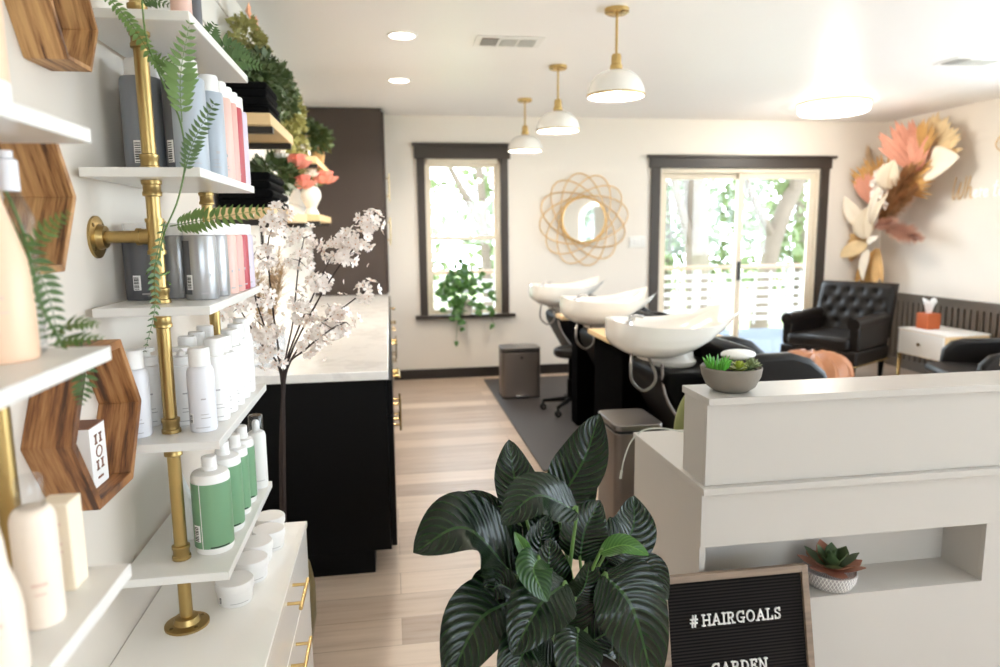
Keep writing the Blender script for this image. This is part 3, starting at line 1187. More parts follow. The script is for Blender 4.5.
def bar_handle(par, p0, p1, out, m='bright_brass', r=0.0055, name='handle'):
    """bar pull between p0 and p1 on two posts going back by -out"""
    p0, p1, out = Vector(p0), Vector(p1), Vector(out)
    h = MB()
    d = (p1 - p0).normalized()
    h.tube([p0, p1], r, 10)
    L = (p1 - p0).length
    for q in (0.18, 0.82):
        c = p0.lerp(p1, q)
        h.tube([c, c - out], r * 0.85, 8)
    return h.build(name, m, par)


for i in range(n_u):
    y0 = CY0 + i * UW
    y1 = y0 + UW
    t = thing('base_cabinet', (-0.35, (y0 + y1) / 2, 0), ulab[i], 'cabinet', 'black base cabinets under the marble counter')
    b = MB()
    b.box(LX + 0.003, -0.032, y0 + 0.001, y1 - 0.003, 0.10, 0.854)
    b.box(LX + 0.003, -0.105, y0 + 0.001, y1 - 0.001, 0.0, 0.10)
    b.build('body', 'black_cabinet', t, bevel=0.002)
    if i % 2 == 0:
        fr = [(0.70, 0.845), (0.115, 0.69)]
    else:
        fr = [(0.70, 0.845), (0.42, 0.69), (0.115, 0.41)]
    for j, (za, zb) in enumerate(fr):
        for (ya, yb) in (((y0 + 0.004, (y0 + y1) / 2 - 0.002), ((y0 + y1) / 2 + 0.002, y1 - 0.004)) if (i % 2 == 0 and j == 1) else ((y0 + 0.004, y1 - 0.004),)):
            b = MB()
            b.box(-0.031, -0.008, ya, yb, za, zb)
            isdoor = i % 2 == 0 and j == 1
            dr = b.build('door' if isdoor else 'drawer', 'black_cabinet', t, bevel=0.002)
            if isdoor:
                yy = yb - 0.05 if ya < (y0 + y1) / 2 - 0.01 else ya + 0.05
                bar_handle(dr, (0.026, yy, 0.50), (0.026, yy, 0.66), (0.032, 0, 0))
            else:
                zz = (za + zb) / 2 + (0.03 if zb - za > 0.2 else 0)
                ym = (ya + yb) / 2
                bar_handle(dr, (0.026, ym - 0.09, zz), (0.026, ym + 0.09, zz), (0.032, 0, 0))

t = thing('tall_cabinet', (-0.35, 6.7, 0.892), 'dark brown tall cabinet standing at the far end of the marble counter', 'cabinet')
b = MB()
b.box(LX + 0.003, -0.035, 6.53, CY1 - 0.003, 0.893, CH - 0.004)
b.build('body', 'brown_cabinet', t, bevel=0.004)
b = MB()
b.box(-0.034, -0.014, 6.54, CY1 - 0.01, 0.91, CH - 0.03)
dr = b.build('door', 'brown_cabinet', t, bevel=0.003)
bar_handle(dr, (0.014, 6.60, 1.35), (0.014, 6.60, 1.60), (0.028, 0, 0))
bar_handle(dr, (0.014, 6.60, 1.75), (0.014, 6.60, 2.0), (0.028, 0, 0))

# floating wood shelves on the shiplap


def wood_shelf(y0, y1, ztop, label):
    t = thing('wood_shelf', (LX, (y0 + y1) / 2, ztop - 0.045), label, 'shelf', 'pale wood shelves on the shiplap wall')
    b = MB()
    b.box(LX, -0.45, y0, y1, ztop - 0.045, ztop)
    b.build('board', 'pale_oak', t, bevel=0.003)
    for y in (y0 + 0.05, y1 - 0.09):
        b = MB()
        b.box(LX, -0.452, y, y + 0.04, ztop - 0.07, ztop - 0.0455)
        b.box(LX, LX + 0.012, y, y + 0.04, ztop - 0.16, ztop - 0.0455)
        b.build('bracket', 'black_trim', t)


wood_shelf(2.95, 3.62, 1.93, 'pale wood shelf holding black towels right under the ivy greenery')
wood_shelf(2.92, 4.05, 1.56, 'pale wood shelf holding black towels above the pampas grass')
wood_shelf(4.75, 5.90, 1.955, 'pale wood shelf holding the basket plant beside the dark tall cabinet')
wood_shelf(4.75, 5.72, 1.585, 'pale wood shelf holding the white flower vase beside the dark tall cabinet')


def towel(x0, x1, y0, y1, z0, h, label, seed):
    b = MB()
    n = 6
    rg = random.Random(seed)
    # folded loop: rounded front edge (towards the room), layered
    for k in range(2):
        za, zb = z0 + h * k / 2, z0 + h * (k + 1) / 2 - 0.002
        zc, r = (za + zb) / 2, (zb - za) / 2
        prof = [(x0, za)]
        for i in range(n + 1):
            a = -PI / 2 + PI * i / n
            prof.append((x1 - r + r * math.cos(a) + rg.uniform(-0.003, 0.003), zc + r * math.sin(a)))
        prof.append((x0, zb))
        b.prism(prof, 1, y0 + rg.uniform(0, 0.012), y1 - rg.uniform(0, 0.012))
    tag(b.build('folded_towel', 'black_towel', bevel=0.006), label, 'towel', 'folded black towels on the wood shelves')


towel(-0.67, -0.455, 2.97, 3.28, 1.931, 0.065, 'folded black towel at the bottom of the stack on the upper wood shelf', 1)
towel(-0.67, -0.46, 2.98, 3.27, 1.997, 0.062, 'folded black towel on top of the stack on the upper wood shelf', 2)
towel(-0.67, -0.455, 2.95, 3.40, 1.561, 0.075, 'folded black towel at the bottom of the stack above the pampas grass', 3)
towel(-0.67, -0.465, 2.97, 3.38, 1.637, 0.070, 'folded black towel on top of the stack above the pampas grass', 4)

# greenery above the upper shelf
t = thing('ivy_garland', (-0.6, 3.6, 1.996), 'bushy artificial greenery garland spilling along the top of the shiplap wall', 'plant')
b = MB()
b.tube(bez([(-0.62, 3.02, 2.08), (-0.60, 3.2, 2.12), (-0.6, 3.6, 2.2), (-0.6, 4.2, 2.24), (-0.62, 4.7, 2.2), (-0.62, 4.85, 1.9)], 20), 0.008, 6)
b.build('vine', 'bark', t)
for i, (c, rr, n, mt) in enumerate((((-0.57, 3.22, 2.11), (0.11, 0.24, 0.08), 460, 'ivy_green'), ((-0.57, 3.62, 2.18), (0.115, 0.32, 0.12), 640, 'ivy_green'), ((-0.61, 3.5, 2.33), (0.06, 0.25, 0.09), 200, 'olive_green'),
                                    ((-0.58, 4.1, 2.22), (0.10, 0.3, 0.12), 480, 'ivy_green'), ((-0.59, 4.55, 2.20), (0.09, 0.25, 0.13), 340, 'olive_green'), ((-0.60, 4.85, 2.05), (0.08, 0.16, 0.22), 300, 'olive_green'),
                                    ((-0.60, 4.35, 2.02), (0.07, 0.16, 0.10), 160, 'olive_green'))):
    b = MB()
    foliage(b, c, rr, int(n * 1.7), 0.040, seed=30 + i, shape=1.5)
    b.build('foliage', mt, t, recalc=False)
b = MB()
rg = random.Random(8)
for c in ((-0.60, 3.40, 2.44), (-0.58, 3.45, 2.40)):
    for k in range(8):
        a = 2 * PI * k / 8
        d = Vector((0.5, math.cos(a), math.sin(a))).normalized()
        leaf(b, [c, Vector(c) + d * 0.025, Vector(c) + d * 0.045], 0.03, (1, 0, 0), n=4, c=1)
b.build('pink_flower', 'peach_petal', t, recalc=False)


def peony(mb, c, r, seed, mi=0):
    rg = random.Random(seed)
    for ring, (k, el, s) in enumerate(((5, 70, 0.7), (7, 45, 0.9), (9, 15, 1.0))):
        for j in range(k):
            a = 2 * PI * j / k + ring * 0.4 + rg.uniform(-0.15, 0.15)
            e = R(el)
            d = Vector((math.cos(a) * math.cos(e), math.sin(a) * math.cos(e), math.sin(e)))
            c0 = Vector(c)
            leaf(mb, [c0, c0 + d * r * s * 0.6 + Vector((0, 0, -0.1 * r)), c0 + d * r * s + Vector((0, 0, 0.15 * r))], r * 0.9, (0, 0, 1) if el < 60 else (math.cos(a), math.sin(a), 0.2), n=6, c=2, fold=0.5, mi=mi,
                 prof=lambda q: math.sin(PI * min(1, 0.1 + q * 0.8)) ** 0.6)


# coral flowers behind the towels
t = thing('flower_arrangement', (-0.57, 3.80, 1.56), 'coral flowers and dark foliage in a white pot behind the black towels', 'flowers')
b = MB()
b.lathe([(0.0, 1.561), (0.045, 1.561), (0.06, 1.60), (0.062, 1.66), (0.05, 1.70), (0.045, 1.69), (0.0, 1.68)], (-0.57, 3.80, 0), 24)
b.build('pot', 'white_ceramic', t)
b = MB()
foliage(b, (-0.57, 3.75, 1.75), (0.095, 0.22, 0.08), 420, 0.055, seed=61, shape=1.7)
b.build('foliage', 'ivy_green', t, recalc=False)
for i, (c, r, mt) in enumerate((((-0.47, 3.88, 1.80), 0.085, 'coral_petal'), ((-0.455, 3.94, 1.70), 0.085, 'coral_petal'), ((-0.52, 3.66, 1.83), 0.045, 'white_petal'))):
    b = MB()
    peony(b, c, r, 70 + i)
    b.build('flower_head', mt, t, recalc=False)
b = MB()
b.tube([(-0.57, 3.80, 1.68), (-0.49, 3.88, 1.79)], 0.004, 5)
b.tube([(-0.57, 3.80, 1.68), (-0.485, 3.91, 1.70)], 0.004, 5)
b.tube([(-0.57, 3.80, 1.68), (-0.52, 3.66, 1.82)], 0.004, 5)
b.build('stem', 'stem_green', t)

# white vase with coral flowers
t = thing('flower_vase', (-0.53, 5.08, 1.586), 'white pedestal vase with coral and cream flowers beside the dark tall cabinet', 'vase')
b = MB()
vx, vy, vz = -0.53, 5.08, 1.586
b.lathe([(0.0, vz), (0.055, vz), (0.052, vz + 0.012), (0.034, vz + 0.05), (0.05, vz + 0.08), (0.072, vz + 0.125), (0.068, vz + 0.165), (0.045, vz + 0.20), (0.052, vz + 0.235), (0.046, vz + 0.235), (0.04, vz + 0.2), (0.0, vz + 0.19)], (vx, vy, 0), 28)
b.build('vase_body', 'white_ceramic', t)
for i, (dx, dy, dz, r, mt) in enumerate(((0.10, 0.0, 0.22, 0.10, 'coral_petal'), (0.02, -0.08, 0.26, 0.055, 'white_petal'), (-0.06, -0.03, 0.25, 0.05, 'peach_petal'), (0.03, 0.07, 0.265, 0.05, 'white_petal'))):
    b = MB()
    b.tube([(vx, vy, vz + 0.18), (vx + dx, vy + dy, vz + dz)], 0.004, 5)
    st = b.build('stem', 'stem_green', t)
    b = MB()
    peony(b, (vx + dx, vy + dy, vz + dz), r, 80 + i)
    b.build('flower_head', mt, st, recalc=False)
b = MB()
foliage(b, (vx, vy, vz + 0.25), (0.1, 0.1, 0.05), 90, 0.05, seed=66)
b.build('foliage', 'olive_green', t, recalc=False)

# potted plant in a basket
t = thing('basket_plant', (-0.52, 5.35, 1.956), 'leafy plant in a tan woven basket on the shelf beside the dark tall cabinet', 'plant')
b = MB()
b.lathe([(0.0, 1.957), (0.06, 1.957), (0.075, 2.02), (0.072, 2.08), (0.064, 2.08), (0.064, 2.06), (0.0, 2.055)], (-0.52, 5.35, 0), 24)
b.build('basket', 'tan_basket', t)
b = MB()
foliage(b, (-0.545, 5.28, 2.13), (0.135, 0.2, 0.09), 560, 0.065, seed=68, shape=1.6)
b.build('foliage', 'ivy_green', t, recalc=False)
t = thing('cream_vase', (-0.57, 5.05, 1.956), 'cream ribbed vase standing beside the woven basket plant', 'vase')
b = MB()
b.lathe([(0.0, 1.957), (0.04, 1.957), (0.055, 2.0), (0.05, 2.06), (0.03, 2.10), (0.035, 2.12), (0.028, 2.12), (0.0, 2.08)], (-0.57, 5.05, 0), 20)
b.build('vase_body', 'white_ceramic', t)

# glass bowl with pampas grass on the counter
t = thing('pampas_vase', (-0.55, 3.10, 0.893), 'pale blue glass vase of beige pampas grass on the marble counter', 'vase')
b = MB()
vx, vy, vz = -0.55, 3.10, 0.893
b.lathe([(0.0, vz), (0.07, vz), (0.088, vz + 0.03), (0.094, vz + 0.09), (0.088, vz + 0.14), (0.084, vz + 0.14), (0.088, vz + 0.09), (0.082, vz + 0.035), (0.0, vz + 0.012)], (vx, vy, 0), 32)
b.build('glass_bowl', 'blue_glass', t)
rg = random.Random(9)
for i in range(7):
    b = MB()
    a = rg.uniform(0, 6.28)
    top = Vector((vx + 0.10 * math.cos(a) * (0.6 if math.cos(a) < 0 else 1), vy + 0.12 * math.sin(a), vz + rg.uniform(0.42, 0.56)))
    p0 = Vector((vx, vy, vz + 0.02))
    path = bez([p0, p0.lerp(top, 0.5) + Vector((0, 0, 0.03)), top], 8)
    b.tube(path, 0.003, 5)
    for k in range(230):
        q = rg.uniform(0.4, 1.0)
        c = p0.lerp(top, q)
        v = Vector((rg.uniform(-1, 1), rg.uniform(-1, 1), rg.uniform(-0.2, 1))).normalized()
        ln = 0.065 * math.sin(PI * (0.1 + 0.85 * (q - 0.4) / 0.6)) + 0.01
        s = v.cross(Vector((0, 0, 1))).normalized() * 0.003
        b.add([c - s, c + s, c + v * ln], [(0, 1, 2)])
    b.build('plume', 'pampas', t, recalc=False)

# ================================================================== BRASS PIPE SHELVING AND WHITE DRESSER
DT = 0.604
t = thing('dresser', (-0.43, 1.15, 0), 'low white dresser with gold bar pulls under the brass pipe shelving', 'dresser')
b = MB()
b.box(LNX + 0.002, -0.290, 0.22, 2.034, 0.04, DT - 0.018)
b.box(LNX + 0.002, -0.30, 0.24, 2.014, 0.0, 0.04)
b.build('body', 'white_gloss', t, bevel=0.002)
b = MB()
b.box(LNX + 0.001, -0.270, 0.21, 2.038, DT - 0.018, DT)
b.build('top', 'white_gloss', t, bevel=0.0025)
for (ya, yb) in ((0.24, 0.60), (0.604, 1.316), (1.32, 2.03)):
    for (za, zb, hz) in ((0.436, 0.582, 0.568), (0.248, 0.432, 0.405), (0.05, 0.244, 0.215)):
        b = MB()
        b.box(-0.289, -0.2725, ya, yb, za, zb)
        dr = b.build('drawer', 'white_gloss', t, bevel=0.002)
        ym = (ya + yb) / 2
        bar_handle(dr, (-0.238, ym - 0.072, hz - 0.002), (-0.238, ym + 0.072, hz - 0.002), (0.036, 0, 0), 'bright_brass', 0.005)

SHELF_Z = [0.758, 1.040, 1.314, 1.580, 1.863]
NEAR_Z = [0.758, 1.022, 1.314, 1.580, 1.863]
PXP = -0.467


def shelving(name, y0, y1, poles, arms, label, SHELF_Z):
    t = thing(name, (PXP, (y0 + y1) / 2, DT), label, 'shelving')
    for yy in poles:
        b = MB()
        b.tube([(PXP, yy, DT + 0.004), (PXP, yy, 2.40)], 0.0136, 18)
        p = b.build('pole', 'brass', t)
        b = MB()
        b.lathe([(0.0, DT), (0.046, DT), (0.046, DT + 0.005), (0.028, DT + 0.008), (0.024, DT + 0.02), (0.017, DT + 0.022)], (PXP, yy, 0), 32)
        for k in range(4):
            a = PI / 4 + PI / 2 * k
            b.lathe([(0.005, DT + 0.005), (0.004, DT + 0.0075), (0.0, DT + 0.008)], (PXP + 0.036 * math.cos(a), yy + 0.036 * math.sin(a), 0), 10, 1)
        b.build('floor_flange', ['brass', 'dark_brass'], p)
        for z in SHELF_Z:
            for s, z0 in ((1, z), (-1, z - 0.018)):
                b = MB()
                prof = [(0.0140, 0.0), (0.0192, 0.001), (0.0192, 0.008), (0.0168, 0.010), (0.0168, 0.022), (0.0184, 0.024), (0.0184, 0.031), (0.0140, 0.033)]
                prof = [(r, z0 + s * h) for r, h in prof]
                b.lathe(prof, (PXP, yy, 0), 24)
                b.build('coupling', 'brass', p)
        for za in arms:
            b = MB()
            b.tube([(PXP, yy, za), (LNX + 0.005, yy, za)], 0.0122, 16)
            for (xa, xb, r) in ((PXP - 0.010, PXP - 0.032, 0.0155), (PXP - 0.028, PXP - 0.035, 0.0175)):
                b.tube([(xa, yy, za), (xb, yy, za)], r, 18)
            b.tube([(PXP, yy, za - 0.032), (PXP, yy, za + 0.032)], 0.0160, 18)
            for zz in (za - 0.032, za + 0.032):
                b.tube([(PXP, yy, zz - 0.004), (PXP, yy, zz + 0.004)], 0.0182, 18)
            b.build('wall_arm', 'brass', p)
            b = MB()
            mx = Matrix.Rotation(PI / 2, 3, 'Y')
            b.lathe([(0.0, 0.0), (0.042, 0.0), (0.042, 0.005), (0.026, 0.008), (0.022, 0.02), (0.0, 0.02)], (LNX, yy, za), 32, M=mx)
            for k in range(4):
                a = PI / 4 + PI / 2 * k
                b.lathe([(0.0055, 0.005), (0.004, 0.0075), (0.0, 0.008)], (LNX, yy + 0.033 * math.cos(a), za + 0.033 * math.sin(a)), 10, 1, M=mx)
            b.build('wall_flange', ['brass', 'dark_brass'], p)
    for z in SHELF_Z:
        b = MB()
        b.box(LNX + 0.012, -0.352, y0, y1, z - 0.018, z)
        b.build('shelf_board', 'white_laminate', t, bevel=0.0015)
    return t


shelving('pipe_shelving', 1.428, 1.972, (1.51, 1.935), (1.450,), 'brass pipe shelving unit holding grey, pink and white hair product bottles', SHELF_Z)
shelving('pipe_shelving', 0.30, 0.932, (0.38, 0.885), (1.450,), 'brass pipe shelving unit closest to the camera, holding peach bottles', NEAR_Z)


# ------------------------------------------------------------------ hexagon wall shelves
def hexshelf(cy, cz, Rr, xf, th, m, label, xb=LNX):
    t = thing('hexagon_shelf', (xb, cy, cz - Rr * 0.87), label, 'shelf', 'wooden hexagon wall shelves')
    o = [(cy + Rr * math.cos(PI / 3 * k), cz + Rr * math.sin(PI / 3 * k)) for k in range(6)]
    i_ = [(cy + (Rr - th) * math.cos(PI / 3 * k), cz + (Rr - th) * math.sin(PI / 3 * k)) for k in range(6)]
    for k in range(6):
        j = (k + 1) % 6
        b = MB()
        b.prism([o[k], o[j], i_[j], i_[k]], 0, xb, xf)
        b.build('side_board', m, t, bevel=0.0012)
    return t


hexshelf(1.307, 1.123, 0.158, -0.505, 0.018, 'hex_wood', 'large dark wooden hexagon shelf holding a small white printed box')
hexshelf(1.068, 1.512, 0.130, -0.482, 0.013, 'hex_wood_light', 'middle-sized wooden hexagon shelf behind the peach bottle and fern')
hexshelf(1.338, 1.822, 0.094, -0.512, 0.009, 'hex_wood_light', 'small wooden hexagon shelf high on the wall near the ceiling')


def patch(mb, cx, cy, r, a0, a1, z0, z1, mi=0, n=8, sx=1, sy=1):
    rows, k = [], n
    for z in (z0, z1):
        rows.append([Vector((cx + r * sx * math.cos(R(lerp(a0, a1, i / k))), cy + r * sy * math.sin(R(lerp(a0, a1, i / k))), z)) for i in range(k + 1)])
    mb.grid(rows, mi)


def barcode(par, cx, cy, r, ac, da, z0, z1, ang=None):
    b = MB()
    patch(b, cx, cy, r + 0.0005, ac - da, ac + da, z0, z1, 0)
    n = 9
    rg = random.Random(int(z0 * 1e4))
    for i in range(n):
        za = lerp(z0 + 0.002, z1 - 0.002, i / n)
        patch(b, cx, cy, r + 0.0009, ac - da * 0.8, ac + da * 0.5, za, za + (z1 - z0 - 0.004) / n * rg.uniform(0.35, 0.75), 1)
    return b.build('barcode', ['tissue_paper', 'barcode_ink'], par, recalc=False)


def bottle(x, y, z, r, h, body_m, cap_m, cap_r, cap_h, label, group, name='shampoo_bottle', side_m=None, code=False, shoulder='flat', marks=None, sy=1.0, cap_style='disc', mark_m='grey_print'):
    z += 0.0005
    t = thing(name, (x, y, z), label, 'bottle', group)
    b = MB()
    if shoulder == 'flat':
        pr = [(0.0, z), (r * 0.96, z), (r, z + 0.004), (r, z + h - 0.006), (r * 0.95, z + h - 0.001), (cap_r * 0.9, z + h)]
    elif shoulder == 'round':
        pr = [(0.0, z), (r * 0.94, z), (r, z + 0.005), (r, z + h - r * 0.8)]
        for i in range(1, 7):
            a = PI / 2 * i / 6
            pr.append((cap_r * 0.9 + (r - cap_r * 0.9) * math.cos(a), z + h - r * 0.8 + r * 0.8 * math.sin(a)))
    else:
        pr = [(0.0, z), (r * 0.96, z), (r, z + 0.006), (r * 1.0, z + h * 0.42), (r * 0.92, z + h * 0.54), (r * 0.66, z + h * 0.72), (cap_r * 1.15, z + h * 0.88), (cap_r * 0.95, z + h)]
    b.lathe(pr, (x, y, 0), 32, sy=sy)
    body = b.build('body', body_m, t)
    b = MB()
    zc = z + h
    if cap_style == 'disc':
        b.lathe([(cap_r, zc), (cap_r, zc + cap_h - 0.003), (cap_r - 0.002, zc + cap_h), (0.0, zc + cap_h)], (x, y, 0), 24)
    elif cap_style == 'pump':
        b.lathe([(cap_r, zc), (cap_r, zc + 0.018), (cap_r * 0.4, zc + 0.02), (cap_r * 0.35, zc + cap_h - 0.01), (cap_r * 0.8, zc + cap_h - 0.008), (cap_r * 0.8, zc + cap_h), (0.0, zc + cap_h)], (x, y, 0), 20)
        b.tube([(x, y, zc + cap_h - 0.005), (x + 0.012, y - 0.035, zc + cap_h - 0.008)], 0.005, 8)
    else:
        b.lathe([(cap_r * 0.7, zc), (cap_r * 0.7, zc + 0.004), (cap_r, zc + 0.005), (cap_r * 0.92, zc + cap_h), (0.0, zc + cap_h)], (x, y, 0), 20)
    b.build('cap', cap_m, t)
    if side_m:
        b = MB()
        patch(b, x, y, r + 0.0006, -185, -112, z + 0.012, z + h - 0.012, 0, 14)
        b.build('back_label', side_m, body, recalc=False)
    if code:
        barcode(body, x, y, r + 0.0010, code, 12, z + 0.022, z + 0.022 + h * 0.23)
    if marks:
        b = MB()
        rg = random.Random(int(x * 1e4 + y * 1e3))
        for (a0, a1, za, zb) in marks:
            patch(b, x, y, r + 0.0007, a0, a1, z + za, z + zb, 0, 6)
        b.build('printed_text', mark_m, body, recalc=False)
    return t


lines_small = [(-75, -40, 0.02, 0.022), (-70, -45, 0.028, 0.0295), (-72, -50, 0.036, 0.0375), (-60, -45, 0.05, 0.056)]
ink_bar = [(-80, -55, 0.012, 0.0155), (-50, -30, 0.012, 0.0155), (-45, -38, 0.05, 0.056)]
# --- shelf second from the top: litre bottles
g = 'litre bottles on the second brass shelf from the top'
z = SHELF_Z[3]
row2 = [(-0.507, 1.625, 0.042, 0.200, 'grey_label', 'dark grey litre bottle with a barcode standing behind the brass pole', 'grey_label', -93),
        (-0.418, 1.605, 0.042, 0.198, 'blue_grey_label', 'blue-grey litre bottle with a barcode just beside the brass pole', 'dark_grey_label', -125),
        (-0.388, 1.685, 0.031, 0.185, 'blue_grey_label', 'pale blue-grey litre bottle between the grey and the blush pink ones', None, False),
        (-0.384, 1.750, 0.030, 0.185, 'blush_label', 'blush pink litre bottle next to the pale blue one', None, False),
        (-0.384, 1.812, 0.030, 0.185, 'rose_label', 'rose pink litre bottle next to the red one', None, False),
        (-0.384, 1.874, 0.030, 0.185, 'red_label', 'red litre bottle on the upper bottle shelf', None, False),
        (-0.384, 1.936, 0.030, 0.185, 'lavender_label', 'pale lavender litre bottle at the far end of the upper bottle shelf', None, False)]
for (x, y, r, h, m, lb, sm, cd) in row2:
    bottle(x, y, z, r, h, m, 'white_plastic', r * 0.72, 0.036, lb, g, 'shampoo_bottle', sm, cd, marks=lines_small)
for i, y in enumerate((1.71, 1.785, 1.86, 1.93)):
    bottle(-0.515, y, z, 0.035, 0.19, 'white_plastic', 'white_plastic', 0.025, 0.04, 'white litre bottle in the rear row, ' + ['first behind the grey ones', 'second behind the grey ones', 'third behind the grey ones', 'last behind the grey ones'][i], g)
# --- third shelf: shorter bottles
g = 'shorter bottles on the third brass shelf from the top'
z = SHELF_Z[2]
row3 = [(-0.531, 1.615, 0.036, 0.138, 'dark_grey_label', 'charcoal bottle with a barcode under the brass wall arm', 'dark_grey_label', -93),
        (-0.462, 1.640, 0.031, 0.138, 'silver_label', 'silver bottle half hidden behind the brass pole', None, False),
        (-0.405, 1.590, 0.034, 0.138, 'silver_label', 'silver bottle with a dark back label at the shelf edge', 'dark_grey_label', -118),
        (-0.396, 1.665, 0.032, 0.138, 'silver_label', 'plain silver bottle next to the blush pink ones', None, False),
        (-0.390, 1.732, 0.031, 0.138, 'blush_label', 'blush pink bottle next to the silver ones on the third shelf', None, False),
        (-0.388, 1.798, 0.031, 0.138, 'rose_label', 'rose pink bottle next to the red one on the third shelf', None, False),
        (-0.388, 1.864, 0.031, 0.138, 'red_label', 'red bottle on the third shelf under the litre bottles', None, False),
        (-0.388, 1.930, 0.031, 0.138, 'lavender_label', 'lavender bottle at the far end of the third shelf', None, False)]
for (x, y, r, h, m, lb, sm, cd) in row3:
    bottle(x, y, z, r, h, m, 'white_plastic', r * 0.9, 0.026, lb, g, 'conditioner_bottle', sm, cd, marks=ink_bar)
for i, y in enumerate((1.725, 1.80, 1.88)):
    bottle(-0.485, y, z, 0.031, 0.138, 'silver_label', 'white_plastic', 0.028, 0.026, 'silver bottle in the rear row of the third shelf, ' + ['first behind', 'second behind', 'last behind'][i] + ' the pink ones', g, 'conditioner_bottle')
# --- fourth shelf: white bottles
g = 'white bottles on the fourth brass shelf'
z = SHELF_Z[1]
row4 = [(-0.530, 1.500, 0.029, 0.142, 'round', 'disc', 'white spray can with round shoulders beside the large hexagon shelf'),
        (-0.458, 1.585, 0.028, 0.132, 'flat', 'pump', 'white pump bottle behind the brass pole on the fourth shelf'),
        (-0.404, 1.520, 0.0275, 0.140, 'round', 'disc', 'white can with a small barcode at the front edge of the fourth shelf'),
        (-0.394, 1.605, 0.026, 0.147, 'flat', 'disc', 'slim white bottle right behind the barcode can'),
        (-0.392, 1.675, 0.026, 0.142, 'flat', 'taper', 'white tapered-cap bottle third along the fourth shelf edge'),
        (-0.390, 1.745, 0.026, 0.147, 'flat', 'disc', 'white bottle fourth along the fourth shelf edge'),
        (-0.390, 1.815, 0.026, 0.152, 'round', 'taper', 'white bottle fifth along the fourth shelf edge'),
        (-0.390, 1.885, 0.026, 0.157, 'round', 'disc', 'tall white bottle at the far end of the fourth shelf'),
        (-0.530, 1.59, 0.026, 0.132, 'flat', 'pump', 'white bottle against the wall behind the round-shouldered spray can'),
        (-0.470, 1.68, 0.026, 0.142, 'flat', 'disc', 'white bottle in the rear row of the fourth shelf, first behind the pole'),
        (-0.470, 1.76, 0.026, 0.142, 'flat', 'taper', 'white bottle in the rear row of the fourth shelf, second behind the pole'),
        (-0.470, 1.84, 0.026, 0.147, 'round', 'disc', 'white bottle in the rear row of the fourth shelf, last behind the pole')]
for i, (x, y, r, h, shd, cs, lb) in enumerate(row4):
    bt = bottle(x, y, z, r, h, 'pale_plastic' if i in (0, 2) else 'white_plastic', 'white_plastic', r * 0.78, 0.038, lb, g, 'styling_bottle', None, False, shd, marks=[(-110, -50, 0.010, 0.0115), (-85, -45, 0.03, 0.0315), (-85, -52, 0.038, 0.0393), (-80, -60, 0.07, 0.073)], cap_style=cs)
    if i == 2:
        barcode(bt.children[0], x, y, r + 0.0003, -128, 12, z + 0.02, z + 0.042)

# --- bottom shelf: green bottles and clear-capped sprays
z = SHELF_Z[0]
g = 'green bottles on the lowest brass shelf'


def green_bottle(x, y, r, h, label, code):
    t = thing('green_bottle', (x, y, z), label, 'bottle', g)
    b = MB()
    b.lathe([(0.0, z), (r * 0.93, z), (r, z + 0.006), (r, z + 0.014)], (x, y, 0), 32)
    b.build('base_rim', 'white_plastic', t)
    b = MB()
    b.lathe([(r, z + 0.014), (r + 0.0006, z + 0.0145), (r + 0.0006, z + h), (r, z + h)], (x, y, 0), 36)
    body = b.build('body', 'green_label', t)
    b = MB()
    patch(b, x, y, r + 0.0012, -112, -109.5, z + 0.014, z + h, 0, 2)
    b.build('seam_stripe', 'white_plastic', body, recalc=False)
    b = MB()
    patch(b, x, y, r + 0.0012, -88, -30, z + 0.016, z + 0.019, 0, 10)
    b.build('printed_text', 'barcode_ink', body, recalc=False)
    b = MB()
    b.lathe([(r, z + h), (r * 0.99, z + h + 0.012), (r * 0.9, z + h + 0.019), (r * 0.5, z + h + 0.023), (0.0, z + h + 0.024)], (x, y, 0), 32)
    b.build('shoulder', 'white_plastic', t)
    b = MB()
    b.lathe([(0.0165, z + h + 0.022), (0.0165, z + h + 0.030), (0.0155, z + h + 0.031), (0.0155, z + h + 0.052), (0.0135, z + h + 0.054), (0.0, z + h + 0.054)], (x, y, 0), 24)
    b.build('cap', 'white_plastic', t)
    if code:
        barcode(body, x, y, r + 0.001, -128, 12, z + 0.03, z + 0.068)


